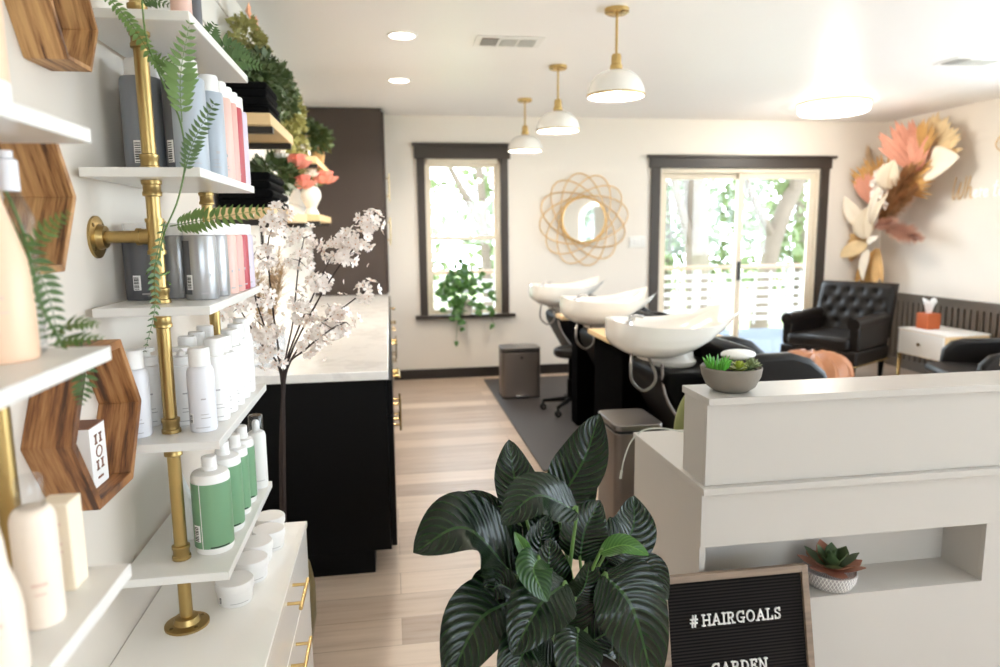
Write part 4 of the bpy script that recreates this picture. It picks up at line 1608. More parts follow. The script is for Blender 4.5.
green_bottle(-0.408, 1.553, 0.041, 0.160, 'large sage green bottle with a barcode at the front of the lowest shelf', True)
green_bottle(-0.405, 1.660, 0.040, 0.160, 'large sage green bottle second behind the barcode one', False)
green_bottle(-0.399, 1.752, 0.031, 0.150, 'slim sage green bottle third on the lowest shelf', False)
green_bottle(-0.397, 1.830, 0.030, 0.150, 'slim sage green bottle just before the clear-capped spray', False)
for i, (x, y, lb) in enumerate(((-0.380, 1.935, 'white spray bottle with clear cap at the far end of the lowest shelf'), (-0.430, 1.91, 'white spray bottle with clear cap behind the green bottles'))):
    t = thing('spray_bottle', (x, y, z), lb, 'bottle', 'clear-capped sprays on the lowest brass shelf')
    b = MB()
    b.lathe([(0.0, z), (0.023, z), (0.0245, z + 0.004), (0.0245, z + 0.145), (0.022, z + 0.155), (0.016, z + 0.160), (0.0, z + 0.162)], (x, y, 0), 28)
    bd = b.build('body', 'white_plastic', t)
    b = MB()
    patch(b, x, y, 0.0249, -115, -40, z + 0.022, z + 0.0235, 0, 8)
    b.build('printed_text', 'grey_print', bd, recalc=False)
    b = MB()
    b.lathe([(0.010, z + 0.16), (0.010, z + 0.185), (0.006, z + 0.19), (0.0, z + 0.19)], (x, y, 0), 16)
    b.build('nozzle', 'white_plastic', t)
    b = MB()
    b.lathe([(0.0195, z + 0.157), (0.0195, z + 0.202), (0.017, z + 0.205), (0.0, z + 0.205), (0.0, z + 0.2035), (0.0165, z + 0.2035), (0.018, z + 0.201), (0.018, z + 0.157)], (x, y, 0), 24, cap=False)
    b.build('clear_cap', 'clear_plastic', t)
t = thing('tissue_sample', (-0.485, 1.60, z), 'small crumpled white packet behind the front green bottle', 'packet')
b = MB()
b.prism([(-0.515, z), (-0.46, z), (-0.468, z + 0.10), (-0.490, z + 0.17), (-0.505, z + 0.11)], 1, 1.60, 1.625)
b.build('packet', 'tissue_paper', t, bevel=0.004)

# --- items on the top shelf (only their lower parts show)
z = SHELF_Z[4]
g = 'bottles on the top brass shelf'
for (x, y, r, m, lb) in ((-0.465, 1.60, 0.036, 'white_plastic', 'white bottle behind the brass pole on the top brass shelf'), (-0.395, 1.545, 0.02, 'blush_label', 'slim blush pink bottle on the top brass shelf'),
                         (-0.382, 1.590, 0.015, 'dark_grey_label', 'slim charcoal bottle on the top brass shelf')):
    bottle(x, y, z, r, 0.17, m, 'white_plastic', r * 0.7, 0.03, lb, g)

# --- white tubs on the dresser
z = DT
for i, (x, y, lb) in enumerate(((-0.383, 1.598, 'white tub with a barcode in front, first of the row on the dresser'), (-0.368, 1.705, 'white tub second of the row on the dresser'),
                                (-0.372, 1.80, 'white tub third of the row on the dresser'), (-0.352, 1.875, 'white tub fourth of the row on the dresser'), (-0.365, 1.968, 'white tub at the far end of the row on the dresser'))):
    t = thing('product_tub', (x, y, z), lb, 'jar', 'white product tubs on the dresser')
    b = MB()
    b.lathe([(0.0, z), (0.036, z), (0.039, z + 0.005), (0.0405, z + 0.034), (0.0, z + 0.034)], (x, y, 0), 36)
    bd = b.build('body', 'white_plastic', t)
    b = MB()
    b.lathe([(0.0425, z + 0.033), (0.0430, z + 0.035), (0.0430, z + 0.050), (0.0410, z + 0.0535), (0.0, z + 0.054)], (x, y, 0), 36)
    b.build('lid', 'white_plastic', t)
    b = MB()
    patch(b, x, y, 0.0405, -95, -35, z + 0.010, z + 0.0113, 0, 10)
    b.build('printed_text', 'grey_print', bd, recalc=False)
    barcode(bd, x, y, 0.0402, -128, 7, z + 0.009, z + 0.028)

# --- items on the closest shelves
z = NEAR_Z[2]
bottle(-0.435, 0.845, z, 0.038, 0.205, 'peach_plastic', 'peach_plastic', 0.014, 0.05, 'large peach bottle with sloping shoulders beside the fern, near the camera', None, 'peach_bottle', mark_m='pale_print', side_m=None, code=False, shoulder='slope', cap_style='disc', marks=[(-80, -50, 0.07, 0.074), (-75, -55, 0.085, 0.09), (-85, -45, 0.055, 0.057)])
t = thing('glass_sprayer', (-0.437, 0.905, z), 'clear glass spray bottle behind the peach bottle', 'bottle')
x, y = -0.437, 0.902
b = MB()
b.lathe([(0.0, z), (0.022, z), (0.024, z + 0.004), (0.024, z + 0.16), (0.014, z + 0.185), (0.011, z + 0.195), (0.009, z + 0.195), (0.012, z + 0.185), (0.022, z + 0.16), (0.022, z + 0.008), (0.0, z + 0.007)], (x, y, 0), 28)
b.build('glass_body', 'clear_plastic', t)
b = MB()
b.lathe([(0.013, z + 0.19), (0.013, z + 0.225), (0.009, z + 0.228), (0.009, z + 0.236), (0.0, z + 0.237)], (x, y, 0), 20)
b.build('cap', 'pale_plastic', t)
z = NEAR_Z[3]
bt = bottle(-0.430, 0.835, z, 0.036, 0.24, 'peach_plastic', 'white_plastic', 0.014, 0.05, 'tall pale peach bottle on the upper shelf beside the small hexagon shelf', None, 'peach_bottle', mark_m='pale_print', side_m=None, code=False, shoulder='flat')
b = MB()
b.lathe([(0.0345, z + 0.0006), (0.0365, z + 0.003), (0.0365, z + 0.032), (0.036, z + 0.034)], (-0.430, 0.835, 0), 32, cap=False)
b.build('base_rim', 'white_plastic', bt)
z = NEAR_Z[1]
bottle(-0.395, 0.700, z, 0.027, 0.155, 'cream_plastic', 'white_plastic', 0.014, 0.03, 'cream bottle at the edge of the lowest visible shelf by the camera', None, 'cream_bottle', mark_m='pale_print', side_m=None, code=False, shoulder='slope', marks=[(-85, -45, 0.06, 0.064), (-80, -50, 0.05, 0.052)])
bottle(-0.399, 0.800, z, 0.0225, 0.135, 'cream_plastic', 'clear_plastic', 0.014, 0.035, 'cream bottle with a clear cap beside the cream carton', None, 'cream_bottle', mark_m='pale_print', side_m=None, code=False, shoulder='round', marks=[(-85, -45, 0.05, 0.054), (-80, -50, 0.04, 0.042)])
t = thing('carton', (-0.405, 0.875, z), 'pale cream carton standing beside the clear-capped cream bottle', 'box')
b = MB()
b.box(-0.428, -0.392, 0.866, 0.903, z, z + 0.112)
bx = b.build('box_body', 'cream_card', t, bevel=0.002)
b = MB()
for zz in (0.05, 0.06, 0.085):
    b.box(-0.418, -0.402, 0.8652, 0.8659, z + zz, z + zz + 0.003)
b.build('printed_text', 'pale_print', bx)
bottle(-0.50, 0.80, z, 0.03, 0.15, 'cream_plastic', 'white_plastic', 0.016, 0.03, 'cream bottle against the wall behind the cream carton', None, 'cream_bottle', mark_m='pale_print', side_m=None, code=False, shoulder='slope')

# --- printed box inside the large hexagon
t = thing('printed_box', (-0.535, 1.27, 0.99), 'small white box with brown printed pattern standing inside the large hexagon shelf', 'box')
bx0, bx1, by0, by1, bz = -0.574, -0.534, 1.284, 1.350, 1.0025
b = MB()
b.box(bx0, bx1, by0, by1, bz, bz + 0.112)
bb = b.build('box_body', 'white_plastic', t, bevel=0.001)
b = MB()
xf = bx1 + 0.0006
for (za, zb) in ((0.078, 0.096), (0.030, 0.048)):
    for yy in (by0 + 0.020, by0 + 0.040):
        b.box(bx1, xf, yy, yy + 0.006, bz + za, bz + zb)
        b.box(bx1, xf, yy - 0.003, yy + 0.009, bz + za, bz + za + 0.003)
        b.box(bx1, xf, yy - 0.003, yy + 0.009, bz + zb - 0.003, bz + zb)
cy, cz = by0 + 0.033, bz + 0.063
b.tube([(bx1, cy + 0.012 * math.cos(2 * PI * i / 16), cz + 0.010 * math.sin(2 * PI * i / 16)) for i in range(16)], 0.0014, 6, closed=True)
b.box(bx1, xf, by0 + 0.020, by0 + 0.042, bz + 0.014, bz + 0.018)
b.build('printed_pattern', 'brown_print', bb)
b = MB()
b.box(bx0, bx1, by0, by1, bz + 0.1115, bz + 0.1135)
b.build('lid_edge', 'brown_print', bb)

# ------------------------------------------------------------------ fern garlands
def frond(par, pts, ll, n, m='fern_green', name='frond', w=0.40, nrm=(0.5, -0.85, 0.2), stem_r=0.0012, base_t=0.12, lean=0.42, tipscale=0.25, seed=0):
    """fern frond: midrib with paired pointed leaflets"""
    b = MB()
    path = bez(pts, 40)
    b.tube(path[::2], [lerp(stem_r, stem_r * 0.4, i / 19) for i in range(20)], 5)
    rg = random.Random(seed)
    for i in range(n):
        t_ = base_t + (0.99 - base_t) * i / (n - 1)
        f = t_ * 39
        j = min(int(f), 38)
        p = path[j].lerp(path[j + 1], f - j)
        T = (path[j + 1] - path[j]).normalized()
        N = Vector(nrm).normalized()
        S = T.cross(N).normalized()
        U = S.cross(T)
        q = (t_ - base_t) / (1 - base_t)
        L = ll * (1 - (1 - tipscale) * q ** 1.8) * (0.6 + 0.4 * min(1, q * 3.2)) * rg.uniform(0.92, 1.08)
        for s in (-1, 1):
            d = (S * s + T * lean + U * rg.uniform(-0.2, 0.2)).normalized()
            leaf(b, [p, p + d * L * 0.5 + U * L * 0.03, p + d * L - U * L * 0.03 + T * L * 0.10], L * w, U, n=5, c=1, fold=0.15)
    return b.build(name, m, par, recalc=False)


t = thing('fern_garland', (-0.42, 1.42, 1.88), 'artificial fern garland winding down the front brass pole', 'plant')
stem = [(-0.424, 1.400, 1.884), (-0.421, 1.400, 1.802), (-0.396, 1.400, 1.719), (-0.372, 1.390, 1.661), (-0.368, 1.390, 1.589), (-0.389, 1.400, 1.517), (-0.424, 1.420, 1.456), (-0.455, 1.470, 1.401), (-0.488, 1.50, 1.375)]
b = MB()
b.tube(bez(stem, 40), 0.0017, 6)
b.tube([(PXP + 0.0195 * math.cos(a), 1.51 + 0.0195 * math.sin(a), 1.352 + 0.004 * a) for a in [i * 0.4 for i in range(18)]], 0.002, 6)
b.build('stem', 'stem_green', t)
frond(t, [(-0.366, 1.380, 1.656), (-0.362, 1.378, 1.738), (-0.340, 1.378, 1.828)], 0.038, 14, seed=1, tipscale=0.22)
frond(t, [(-0.370, 1.380, 1.560), (-0.348, 1.380, 1.622), (-0.308, 1.380, 1.690)], 0.022, 15, 'dark_fern', seed=2, tipscale=0.5)
frond(t, [(-0.409, 1.410, 1.469), (-0.338, 1.380, 1.480), (-0.228, 1.360, 1.497)], 0.030, 17, seed=3, tipscale=0.35)
frond(t, [(-0.424, 1.430, 1.478), (-0.446, 1.420, 1.390), (-0.447, 1.405, 1.312), (-0.470, 1.400, 1.231)], 0.021, 20, 'dark_fern', seed=4, nrm=(0.9, -0.4, 0.1), base_t=0.02)
frond(t, [(-0.488, 1.400, 1.878), (-0.459, 1.400, 1.848), (-0.437, 1.400, 1.815), (-0.413, 1.400, 1.771), (-0.395, 1.400, 1.750)], 0.016, 20, seed=5, w=0.55, tipscale=0.8, base_t=0.0)
frond(t, [(-0.43, 1.415, 1.868), (-0.412, 1.415, 1.876), (-0.385, 1.415, 1.868)], 0.022, 8, 'dark_fern', seed=6)
frond(t, [(-0.42, 1.400, 1.765), (-0.400, 1.398, 1.768), (-0.378, 1.396, 1.760)], 0.016, 7, seed=7)
t = thing('small_fern', (-0.42, 1.93, SHELF_Z[4]), 'curly fern sprig at the far end of the top brass shelf', 'plant')
frond(t, [(-0.445, 1.90, 1.866), (-0.40, 1.94, 1.925), (-0.345, 1.97, 1.915)], 0.045, 14, 'dark_fern', seed=8)
frond(t, [(-0.445, 1.90, 1.866), (-0.38, 1.93, 1.895), (-0.315, 1.96, 1.885)], 0.040, 14, 'dark_fern', seed=9)
frond(t, [(-0.445, 1.90, 1.866), (-0.43, 1.91, 1.935), (-0.415, 1.92, 1.975)], 0.035, 11, 'dark_fern', seed=10)
t = thing('near_fern', (-0.42, 0.88, SHELF_Z[2]), 'fern sprays standing in the clear sprayer beside the peach bottle', 'plant')
b = MB()
b.tube(bez([(-0.448, 0.900, 1.535), (-0.420, 0.890, 1.459), (-0.405, 0.880, 1.378), (-0.380, 0.870, 1.322)], 16), 0.0017, 6)
b.build('stem', 'stem_green', t)
frond(t, [(-0.415, 0.880, 1.430), (-0.390, 0.880, 1.458), (-0.365, 0.880, 1.478)], 0.016, 9, seed=11)
frond(t, [(-0.402, 0.878, 1.335), (-0.369, 0.878, 1.349), (-0.345, 0.878, 1.347)], 0.022, 8, seed=12, nrm=(0.2, -0.4, 0.9))
frond(t, [(-0.395, 0.870, 1.326), (-0.367, 0.870, 1.332), (-0.338, 0.870, 1.332)], 0.022, 8, seed=13, nrm=(0.2, -0.4, 0.9))
frond(t, [(-0.424, 0.875, 1.47), (-0.398, 0.860, 1.423), (-0.385, 0.860, 1.379), (-0.381, 0.860, 1.328)], 0.022, 14, 'dark_fern', seed=14)
frond(t, [(-0.430, 0.875, 1.47), (-0.420, 0.870, 1.40), (-0.400, 0.865, 1.335)], 0.022, 14, 'dark_fern', seed=15)
frond(t, [(-0.39, 0.94, 1.320), (-0.392, 0.945, 1.27), (-0.400, 0.945, 1.238)], 0.020, 9, 'dark_fern', seed=16)

# ================================================================== CHERRY BLOSSOM BRANCHES
t = thing('blossom_arrangement', (-0.385, 2.32, 0), 'tall vase of artificial cherry blossom branches between the dresser and the black counter', 'flowers')
b = MB()
b.lathe([(0.0, 0.0), (0.06, 0.0), (0.075, 0.04), (0.092, 0.14), (0.094, 0.25), (0.08, 0.33), (0.05, 0.375), (0.046, 0.39), (0.052, 0.41), (0.046, 0.41), (0.040, 0.385), (0.0, 0.36)], (-0.385, 2.32, 0), 32)
b.build('vase_body', 'vase_olive', t)
BR = {
    'b1': ([(-0.362, 2.30, 1.009), (-0.371, 2.27, 1.216), (-0.370, 2.24, 1.42), (-0.329, 2.22, 1.508)], [(1.0, 0.045, 15), (0.86, 0.042, 12), (0.62, 0.04, 9)]),
    'b2': ([(-0.350, 2.30, 1.009), (-0.302, 2.30, 1.145), (-0.239, 2.30, 1.274), (-0.184, 2.30, 1.382), (-0.138, 2.30, 1.423)], [(1.0, 0.05, 17), (0.82, 0.05, 15), (0.55, 0.05, 15), (0.36, 0.05, 13)]),
    'b3': ([(-0.353, 2.30, 1.009), (-0.319, 2.32, 1.169), (-0.299, 2.36, 1.336), (-0.277, 2.38, 1.44)], [(1.0, 0.05, 15), (0.75, 0.05, 14), (0.45, 0.04, 8)]),
    'b4': ([(-0.343, 2.30, 1.015), (-0.234, 2.26, 1.155), (-0.160, 2.22, 1.215), (-0.074, 2.20, 1.278)], [(1.0, 0.036, 12), (0.60, 0.045, 12), (0.38, 0.045, 14)]),
    'b5': ([(-0.365, 2.30, 1.009), (-0.409, 2.26, 1.106), (-0.467, 2.20, 1.247)], [(0.95, 0.05, 14), (0.62, 0.055, 16), (0.3, 0.05, 14)]),
    'b6': ([(-0.359, 2.30, 1.009), (-0.389, 2.26, 1.137), (-0.415, 2.24, 1.251), (-0.422, 2.22, 1.37)], [(1.0, 0.05, 14), (0.7, 0.055, 16), (0.42, 0.055, 16)]),
    'b7': ([(-0.346, 2.30, 1.015), (-0.253, 2.28, 1.205), (-0.163, 2.25, 1.345), (-0.096, 2.22, 1.423), (-0.050, 2.20, 1.493)], [(1.0, 0.042, 15), (0.80, 0.045, 13), (0.63, 0.045, 12)]),
    'b8': ([(-0.346, 2.30, 1.008), (-0.273, 2.22, 1.092), (-0.188, 2.16, 1.161), (-0.138, 2.14, 1.186)], [(1.0, 0.04, 10), (0.72, 0.05, 15), (0.42, 0.045, 11)]),
}


def blossom(mb, c, d, r, rg):
    d = d.normalized()
    e1 = d.orthogonal().normalized()
    e2 = d.cross(e1)
    a0 = rg.uniform(0, 6.28)
    for k in range(5):
        a = a0 + 2 * PI * k / 5
        v = e1 * math.cos(a) + e2 * math.sin(a)
        s = d.cross(v)
        p = [c, c + v * r * 0.5 - s * r * 0.32 + d * r * 0.22, c + v * r * 0.95 - s * r * 0.2 + d * r * 0.35, c + v * r * 0.88 + d * r * 0.32, c + v * r * 0.95 + s * r * 0.2 + d * r * 0.35, c + v * r * 0.5 + s * r * 0.32 + d * r * 0.22]
        mb.add(p, [(0, 1, 2, 3), (0, 3, 4, 5)], 0)
    mb.lathe([(0.0, 0.0), (r * 0.13, r * 0.08), (r * 0.09, r * 0.24), (0.0, r * 0.26)], c, 6, 1, M=Matrix((e1, e2, d)).transposed())


for bi, (nm, (pts, cl)) in enumerate(BR.items()):
    rg = random.Random(200 + bi)
    b = MB()
    foot = Vector((-0.385 + rg.uniform(-0.012, 0.012), 2.32 + rg.uniform(-0.012, 0.012), 0.37))
    path = bez([foot, Vector((-0.372 + rg.uniform(-0.008, 0.008), 2.31 + rg.uniform(-0.008, 0.008), 0.75))] + pts, 26)
    b.tube(path, [lerp(0.0046, 0.0018, i / 25) for i in range(26)], 6)
    bp = bez(pts, 21)
    twigs = []
    for (q, rad, n) in cl:
        i = min(20, int(q * 20))
        for k in range(3):
            v = Vector((rg.uniform(-1, 1), rg.uniform(-1, 1), rg.uniform(-0.6, 1))).normalized()
            b.tube([bp[i], bp[i] + v * rad * 0.9], [0.0016, 0.0008], 5)
    br = b.build('branch', 'bark', t)
    b = MB()
    for (q, rad, n) in cl:
        c = bp[min(20, int(q * 20))]
        for k in range(int(n * 1.35)):
            v = Vector((rg.gauss(0, 1), rg.gauss(0, 1), rg.gauss(0, 1))).normalized()
            p = c + Vector((v.x, v.y, v.z * 0.85)) * rad * rg.uniform(0.45, 1.05)
            blossom(b, p, v + Vector((0, -0.3, 0.2)), rg.uniform(0.016, 0.0215), rg)
        if q < 0.99:
            for k in range(4):
                v = Vector((rg.gauss(0, 1), rg.gauss(0, 1), rg.gauss(0, 1))).normalized()
                blossom(b, c + v * rad * 1.5, v, 0.010, rg)
    b.build('blossom', ['blossom_petal', 'blossom_centre'], br, recalc=False)

# ================================================================== RECEPTION DESK
DX0, DX1, DFY, DBY = 0.815, 2.75, 1.695, 2.215
t = thing('reception_desk', (1.7, 1.95, 0), 'white reception desk with a raised counter and an open display niche', 'desk')
b = MB()
b.box(DX0, DX0 + 0.018, DFY, DBY, 0, 0.742)
b.build('side_panel', 'desk_laminate', t, bevel=0.001)
b = MB()
b.box(DX1 - 0.018, DX1, DFY, DBY, 0, 0.742)
b.build('side_panel', 'desk_laminate', t, bevel=0.001)
b = MB()
wall_with_holes(b, DX0 + 0.0185, DX1 - 0.0185, 0.0, 0.588, DFY + 0.001, DFY + 0.018, [(DX0 + 0.0185, 1.715, 0.405, 0.588)])
b.build('front_panel', 'desk_laminate', t)
b = MB()
b.box(DX0 - 0.001, DX1, DFY - 0.007, DFY + 0.017, 0.5885, 0.742)
b.build('upper_front_panel', 'desk_laminate', t, bevel=0.001)
b = MB()
nx0, nx1, nyb = DX0 + 0.0185, 1.715, 1.852
b.box(nx0, nx1 + 0.016, DFY + 0.0185, nyb, 0.389, 0.405)
b.box(nx0, nx1 + 0.016, DFY + 0.0185, nyb, 0.5885, 0.604)
b.box(nx1, nx1 + 0.016, DFY + 0.0185, nyb, 0.405, 0.5885)
b.box(nx0, nx1 + 0.016, nyb, nyb + 0.014, 0.389, 0.604)
b.build('display_niche', 'desk_laminate', t)
b = MB()
b.box(DX0 - 0.003, DX1 + 0.008, DFY - 0.021, DBY + 0.01, 0.742, 0.762)
b.build('worktop', 'desk_laminate', t, bevel=0.0015)
b = MB()
b.box(DX0 + 0.010, DX1, DFY + 0.001, DFY + 0.015, 0.7625, 0.990)
b.box(DX0 + 0.010, DX0 + 0.028, DFY + 0.0155, 1.842, 0.7625, 0.990)
b.box(DX1 - 0.018, DX1, DFY + 0.0155, 1.842, 0.7625, 0.990)
b.box(DX0 + 0.0285, DX1 - 0.0185, 1.826, 1.842, 0.7625, 0.990)
b.build('riser', 'desk_laminate', t, bevel=0.001)
b = MB()
b.box(DX0 + 0.005, DX1 + 0.008, DFY - 0.018, 1.850, 0.990, 1.010)
b.build('counter_top', 'desk_laminate', t, bevel=0.0015)

t = thing('charging_cable', (0.83, 2.16, 0.762), 'thin white charging cable looping off the end of the desk worktop', 'cable')
b = MB()
cp = bez([(1.05, 2.12, 0.7655), (0.98, 2.17, 0.768), (0.90, 2.20, 0.778), (0.835, 2.20, 0.772), (0.795, 2.20, 0.735), (0.772, 2.20, 0.675), (0.764, 2.20, 0.635)], 30)
b.tube(cp, 0.0025, 8)
b.build('wire', 'cable_white', t)
b = MB()
b.tube([cp[-1], cp[-1] + Vector((-0.004, 0, -0.028))], 0.0045, 10)
b.build('plug', 'cable_white', t)

# letter board leaning on the desk
t = thing('letter_board', (0.905, 1.545, 0.0), 'black felt letter board in a greyish wood frame leaning on the desk', 'sign', local=True)
BW, BH = 0.430, 0.540
b = MB()
fw = 0.019
b.box(-BW / 2, -BW / 2 + fw, -0.011, 0.011, 0, BH)
b.box(BW / 2 - fw, BW / 2, -0.011, 0.011, 0, BH)
b.box(-BW / 2 + fw, BW / 2 - fw, -0.011, 0.011, 0, fw)
b.box(-BW / 2 + fw, BW / 2 - fw, -0.011, 0.011, BH - fw, BH)
b.build('wood_frame', 'frame_wood', t, bevel=0.0012)
b = MB()
b.box(-BW / 2 + fw - 0.001, BW / 2 - fw + 0.001, -0.002, 0.006, fw - 0.001, BH - fw + 0.001)
b.build('felt_panel', 'black_felt', t)
SER = 0.13
LET = {
    'H': (0.80, [[(0.12, 0), (0.12, 1)], [(0.68, 0), (0.68, 1)], [(0.12, 0.5), (0.68, 0.5)]] + [[(x - SER, y), (x + SER, y)] for x in (0.12, 0.68) for y in (0.035, 0.965)]),
    'A': (0.86, [[(0.12, 0.03), (0.43, 0.98)], [(0.43, 0.98), (0.74, 0.03)], [(0.24, 0.36), (0.62, 0.36)]] + [[(x - SER, 0.035), (x + SER, 0.035)] for x in (0.12, 0.74)]),
    'I': (0.36, [[(0.18, 0), (0.18, 1)], [(0.03, 0.035), (0.33, 0.035)], [(0.03, 0.965), (0.33, 0.965)]]),
    'R': (0.78, [[(0.14, 0), (0.14, 1)], [(0.02, 0.035), (0.28, 0.035)], [(0.02, 0.965), (0.42, 0.965), (0.56, 0.90), (0.60, 0.74), (0.55, 0.58), (0.42, 0.50), (0.14, 0.50)], [(0.38, 0.50), (0.60, 0.035)], [(0.52, 0.035), (0.74, 0.035)]]),
    'G': (0.84, [[(0.70, 0.80), (0.58, 0.93), (0.42, 0.97), (0.24, 0.90), (0.11, 0.72), (0.08, 0.50), (0.12, 0.27), (0.25, 0.10), (0.43, 0.03), (0.60, 0.08), (0.68, 0.16)], [(0.68, 0.0), (0.68, 0.42)], [(0.48, 0.42), (0.80, 0.42)], [(0.70, 0.74), (0.70, 0.98)]]),
    'O': (0.86, [[(0.43 + 0.35 * math.cos(2 * PI * i / 16), 0.5 + 0.47 * math.sin(2 * PI * i / 16)) for i in range(17)]]),
    'L': (0.68, [[(0.16, 0), (0.16, 1)], [(0.02, 0.965), (0.30, 0.965)], [(0.02, 0.035), (0.60, 0.035), (0.60, 0.28)]]),
    'S': (0.66, [[(0.52, 0.78), (0.45, 0.92), (0.31, 0.97), (0.16, 0.92), (0.10, 0.78), (0.15, 0.62), (0.33, 0.52), (0.50, 0.42), (0.56, 0.26), (0.50, 0.10), (0.33, 0.03), (0.17, 0.08), (0.10, 0.24)], [(0.54, 0.72), (0.54, 0.98)], [(0.08, 0.02), (0.08, 0.28)]]),
    '#': (0.78, [[(0.22, 0), (0.34, 1)], [(0.48, 0), (0.60, 1)], [(0.06, 0.34), (0.70, 0.34)], [(0.10, 0.66), (0.74, 0.66)]]),
    'D': (0.80, [[(0.14, 0), (0.14, 1)], [(0.02, 0.965), (0.38, 0.965), (0.58, 0.85), (0.68, 0.62), (0.68, 0.38), (0.58, 0.15), (0.38, 0.035), (0.02, 0.035)]]),
    'E': (0.68, [[(0.14, 0), (0.14, 1)], [(0.02, 0.965), (0.58, 0.965), (0.58, 0.76)], [(0.02, 0.035), (0.60, 0.035), (0.60, 0.26)], [(0.14, 0.5), (0.44, 0.5)], [(0.44, 0.40), (0.44, 0.60)]]),
    'N': (0.86, [[(0.14, 0), (0.14, 1)], [(0.70, 0), (0.70, 1)], [(0.14, 1), (0.70, 0)], [(0.02, 0.035), (0.28, 0.035)], [(0.0, 0.965), (0.16, 0.965)], [(0.56, 0.965), (0.84, 0.965)]]),
}


def lettering(text, xc, z0, h, par):
    adv = [0.30 if ch == ' ' else LET[ch][0] + 0.13 for ch in text]
    x = xc - sum(adv) * h / 2
    for ch, a in zip(text, adv):
        if ch != ' ':
            b = MB()
            for st in LET[ch][1]:
                for p, q in zip(st, st[1:]):
                    p, q = Vector((x + p[0] * h, -0.0045, z0 + p[1] * h)), Vector((x + q[0] * h, -0.0045, z0 + q[1] * h))
                    d = (q - p) * 0.5
                    if d.length < 1e-6:
                        continue
                    e = d.normalized() * h * 0.045
                    nrm = Vector((0, 1, 0)).cross(d).normalized() * h * 0.054
                    b.obox((p + q) / 2, d + e, (0, 0.0025, 0), nrm)
            b.build('letter', 'white_plastic', par)
        x += a * h


lettering('# HAIRGOALS', -0.002, 0.402, 0.0295, t)
lettering('GARDEN', 0.0, 0.272, 0.0295, t)
t.rotation_euler = (R(-12.5), 0, 0)
t.location = (0.899, 1.545, 0.003)

# grey bowl of succulents on the desk top
t = thing('succulent_bowl', (0.925, 1.768, 1.010), 'grey concrete bowl of small green succulents on the desk counter', 'plant')
cx, cy, cz = 0.925, 1.765, 1.0105
b = MB()
b.lathe([(0.0, cz), (0.048, cz), (0.066, cz + 0.014), (0.079, cz + 0.042), (0.083, cz + 0.066), (0.080, cz + 0.068), (0.077, cz + 0.060), (0.0, cz + 0.056)], (cx, cy, 0), 44)
b.build('bowl', 'concrete', t)
b = MB()
b.lathe([(0.0, cz + 0.060), (0.076, cz + 0.0595), (0.076, cz + 0.055), (0.0, cz + 0.054)], (cx, cy, 0), 30)
b.build('soil', 'soil', t)


def rosette(name, par, c, r, h, rings, m, wid=0.5, thick=0.14, seed=0, up=0.5, tipm=None):
    b = MB()
    rg = random.Random(seed)
    c = Vector(c)
    for ri, (k, el, s) in enumerate(rings):
        for j in range(k):
            a = 2 * PI * j / k + ri * 0.55 + rg.uniform(-0.1, 0.1)
            e = R(el + rg.uniform(-6, 6))
            d = Vector((math.cos(a) * math.cos(e), math.sin(a) * math.cos(e), math.sin(e)))
            U = Vector((-math.cos(a) * math.sin(e), -math.sin(a) * math.sin(e), math.cos(e)))
            S = d.cross(U)
            L = r * s
            k0 = c + Vector((0, 0, 0.004 * ri))
            rows = []
            for q in range(6):
                f = q / 5
                w = L * wid * 0.5 * (math.sin(PI * (0.12 + 0.78 * f ** 0.9)) ** 0.8) * (0.15 if q == 5 else 1)
                th = L * thick * (1 - f * 0.7)
                p = k0 + d * L * f + U * (L * 0.16 * f * f)
                rows.append([p + S * w + U * th * 0.35, p + U * th * 0.1, p - S * w + U * th * 0.35, p - S * w * 0.5 - U * th * 0.5, p + S * w * 0.5 - U * th * 0.5, p + S * w + U * th * 0.35])
            b.grid(rows, 1 if (tipm and (ri < 1 or (ri == 1 and j % 2))) else 0)
    return b.build(name, [m, tipm] if tipm else m, par)


b = MB()
rg = random.Random(3)
for i in range(44):
    a = rg.uniform(0, 6.28)
    e = R(rg.uniform(40, 88))
    d = Vector((math.cos(a) * math.cos(e), math.sin(a) * math.cos(e), math.sin(e)))
    p = Vector((cx - 0.048 + 0.016 * math.cos(a), cy - 0.008 + 0.022 * math.sin(a), cz + 0.058))
    L = rg.uniform(0.028, 0.046)
    b.tube([p, p + d * L * 0.55, p + d * L], [0.0038, 0.0036, 0.0008], 6)
b.build('spiky_succulent', 'succulent_green', t)
rosette('rosette_succulent', t, (cx + 0.006, cy - 0.03, cz + 0.062), 0.030, 0.02, ((8, 8, 1.0), (7, 32, 0.85), (5, 58, 0.65)), 'succulent_lime', 0.62, 0.2, 1)
rosette('rosette_succulent', t, (cx + 0.050, cy - 0.018, cz + 0.064), 0.030, 0.02, ((9, 12, 1.0), (8, 36, 0.85), (6, 62, 0.7)), 'succulent_sage', 0.5, 0.22, 2)
rosette('rosette_succulent', t, (cx - 0.008, cy + 0.03, cz + 0.062), 0.026, 0.02, ((8, 14, 1.0), (6, 45, 0.8)), 'succulent_sage', 0.5, 0.22, 4)
rosette('rosette_succulent', t, (cx + 0.026, cy - 0.048, cz + 0.060), 0.018, 0.02, ((7, 14, 1.0), (5, 50, 0.75)), 'succulent_dark', 0.5, 0.22, 5)

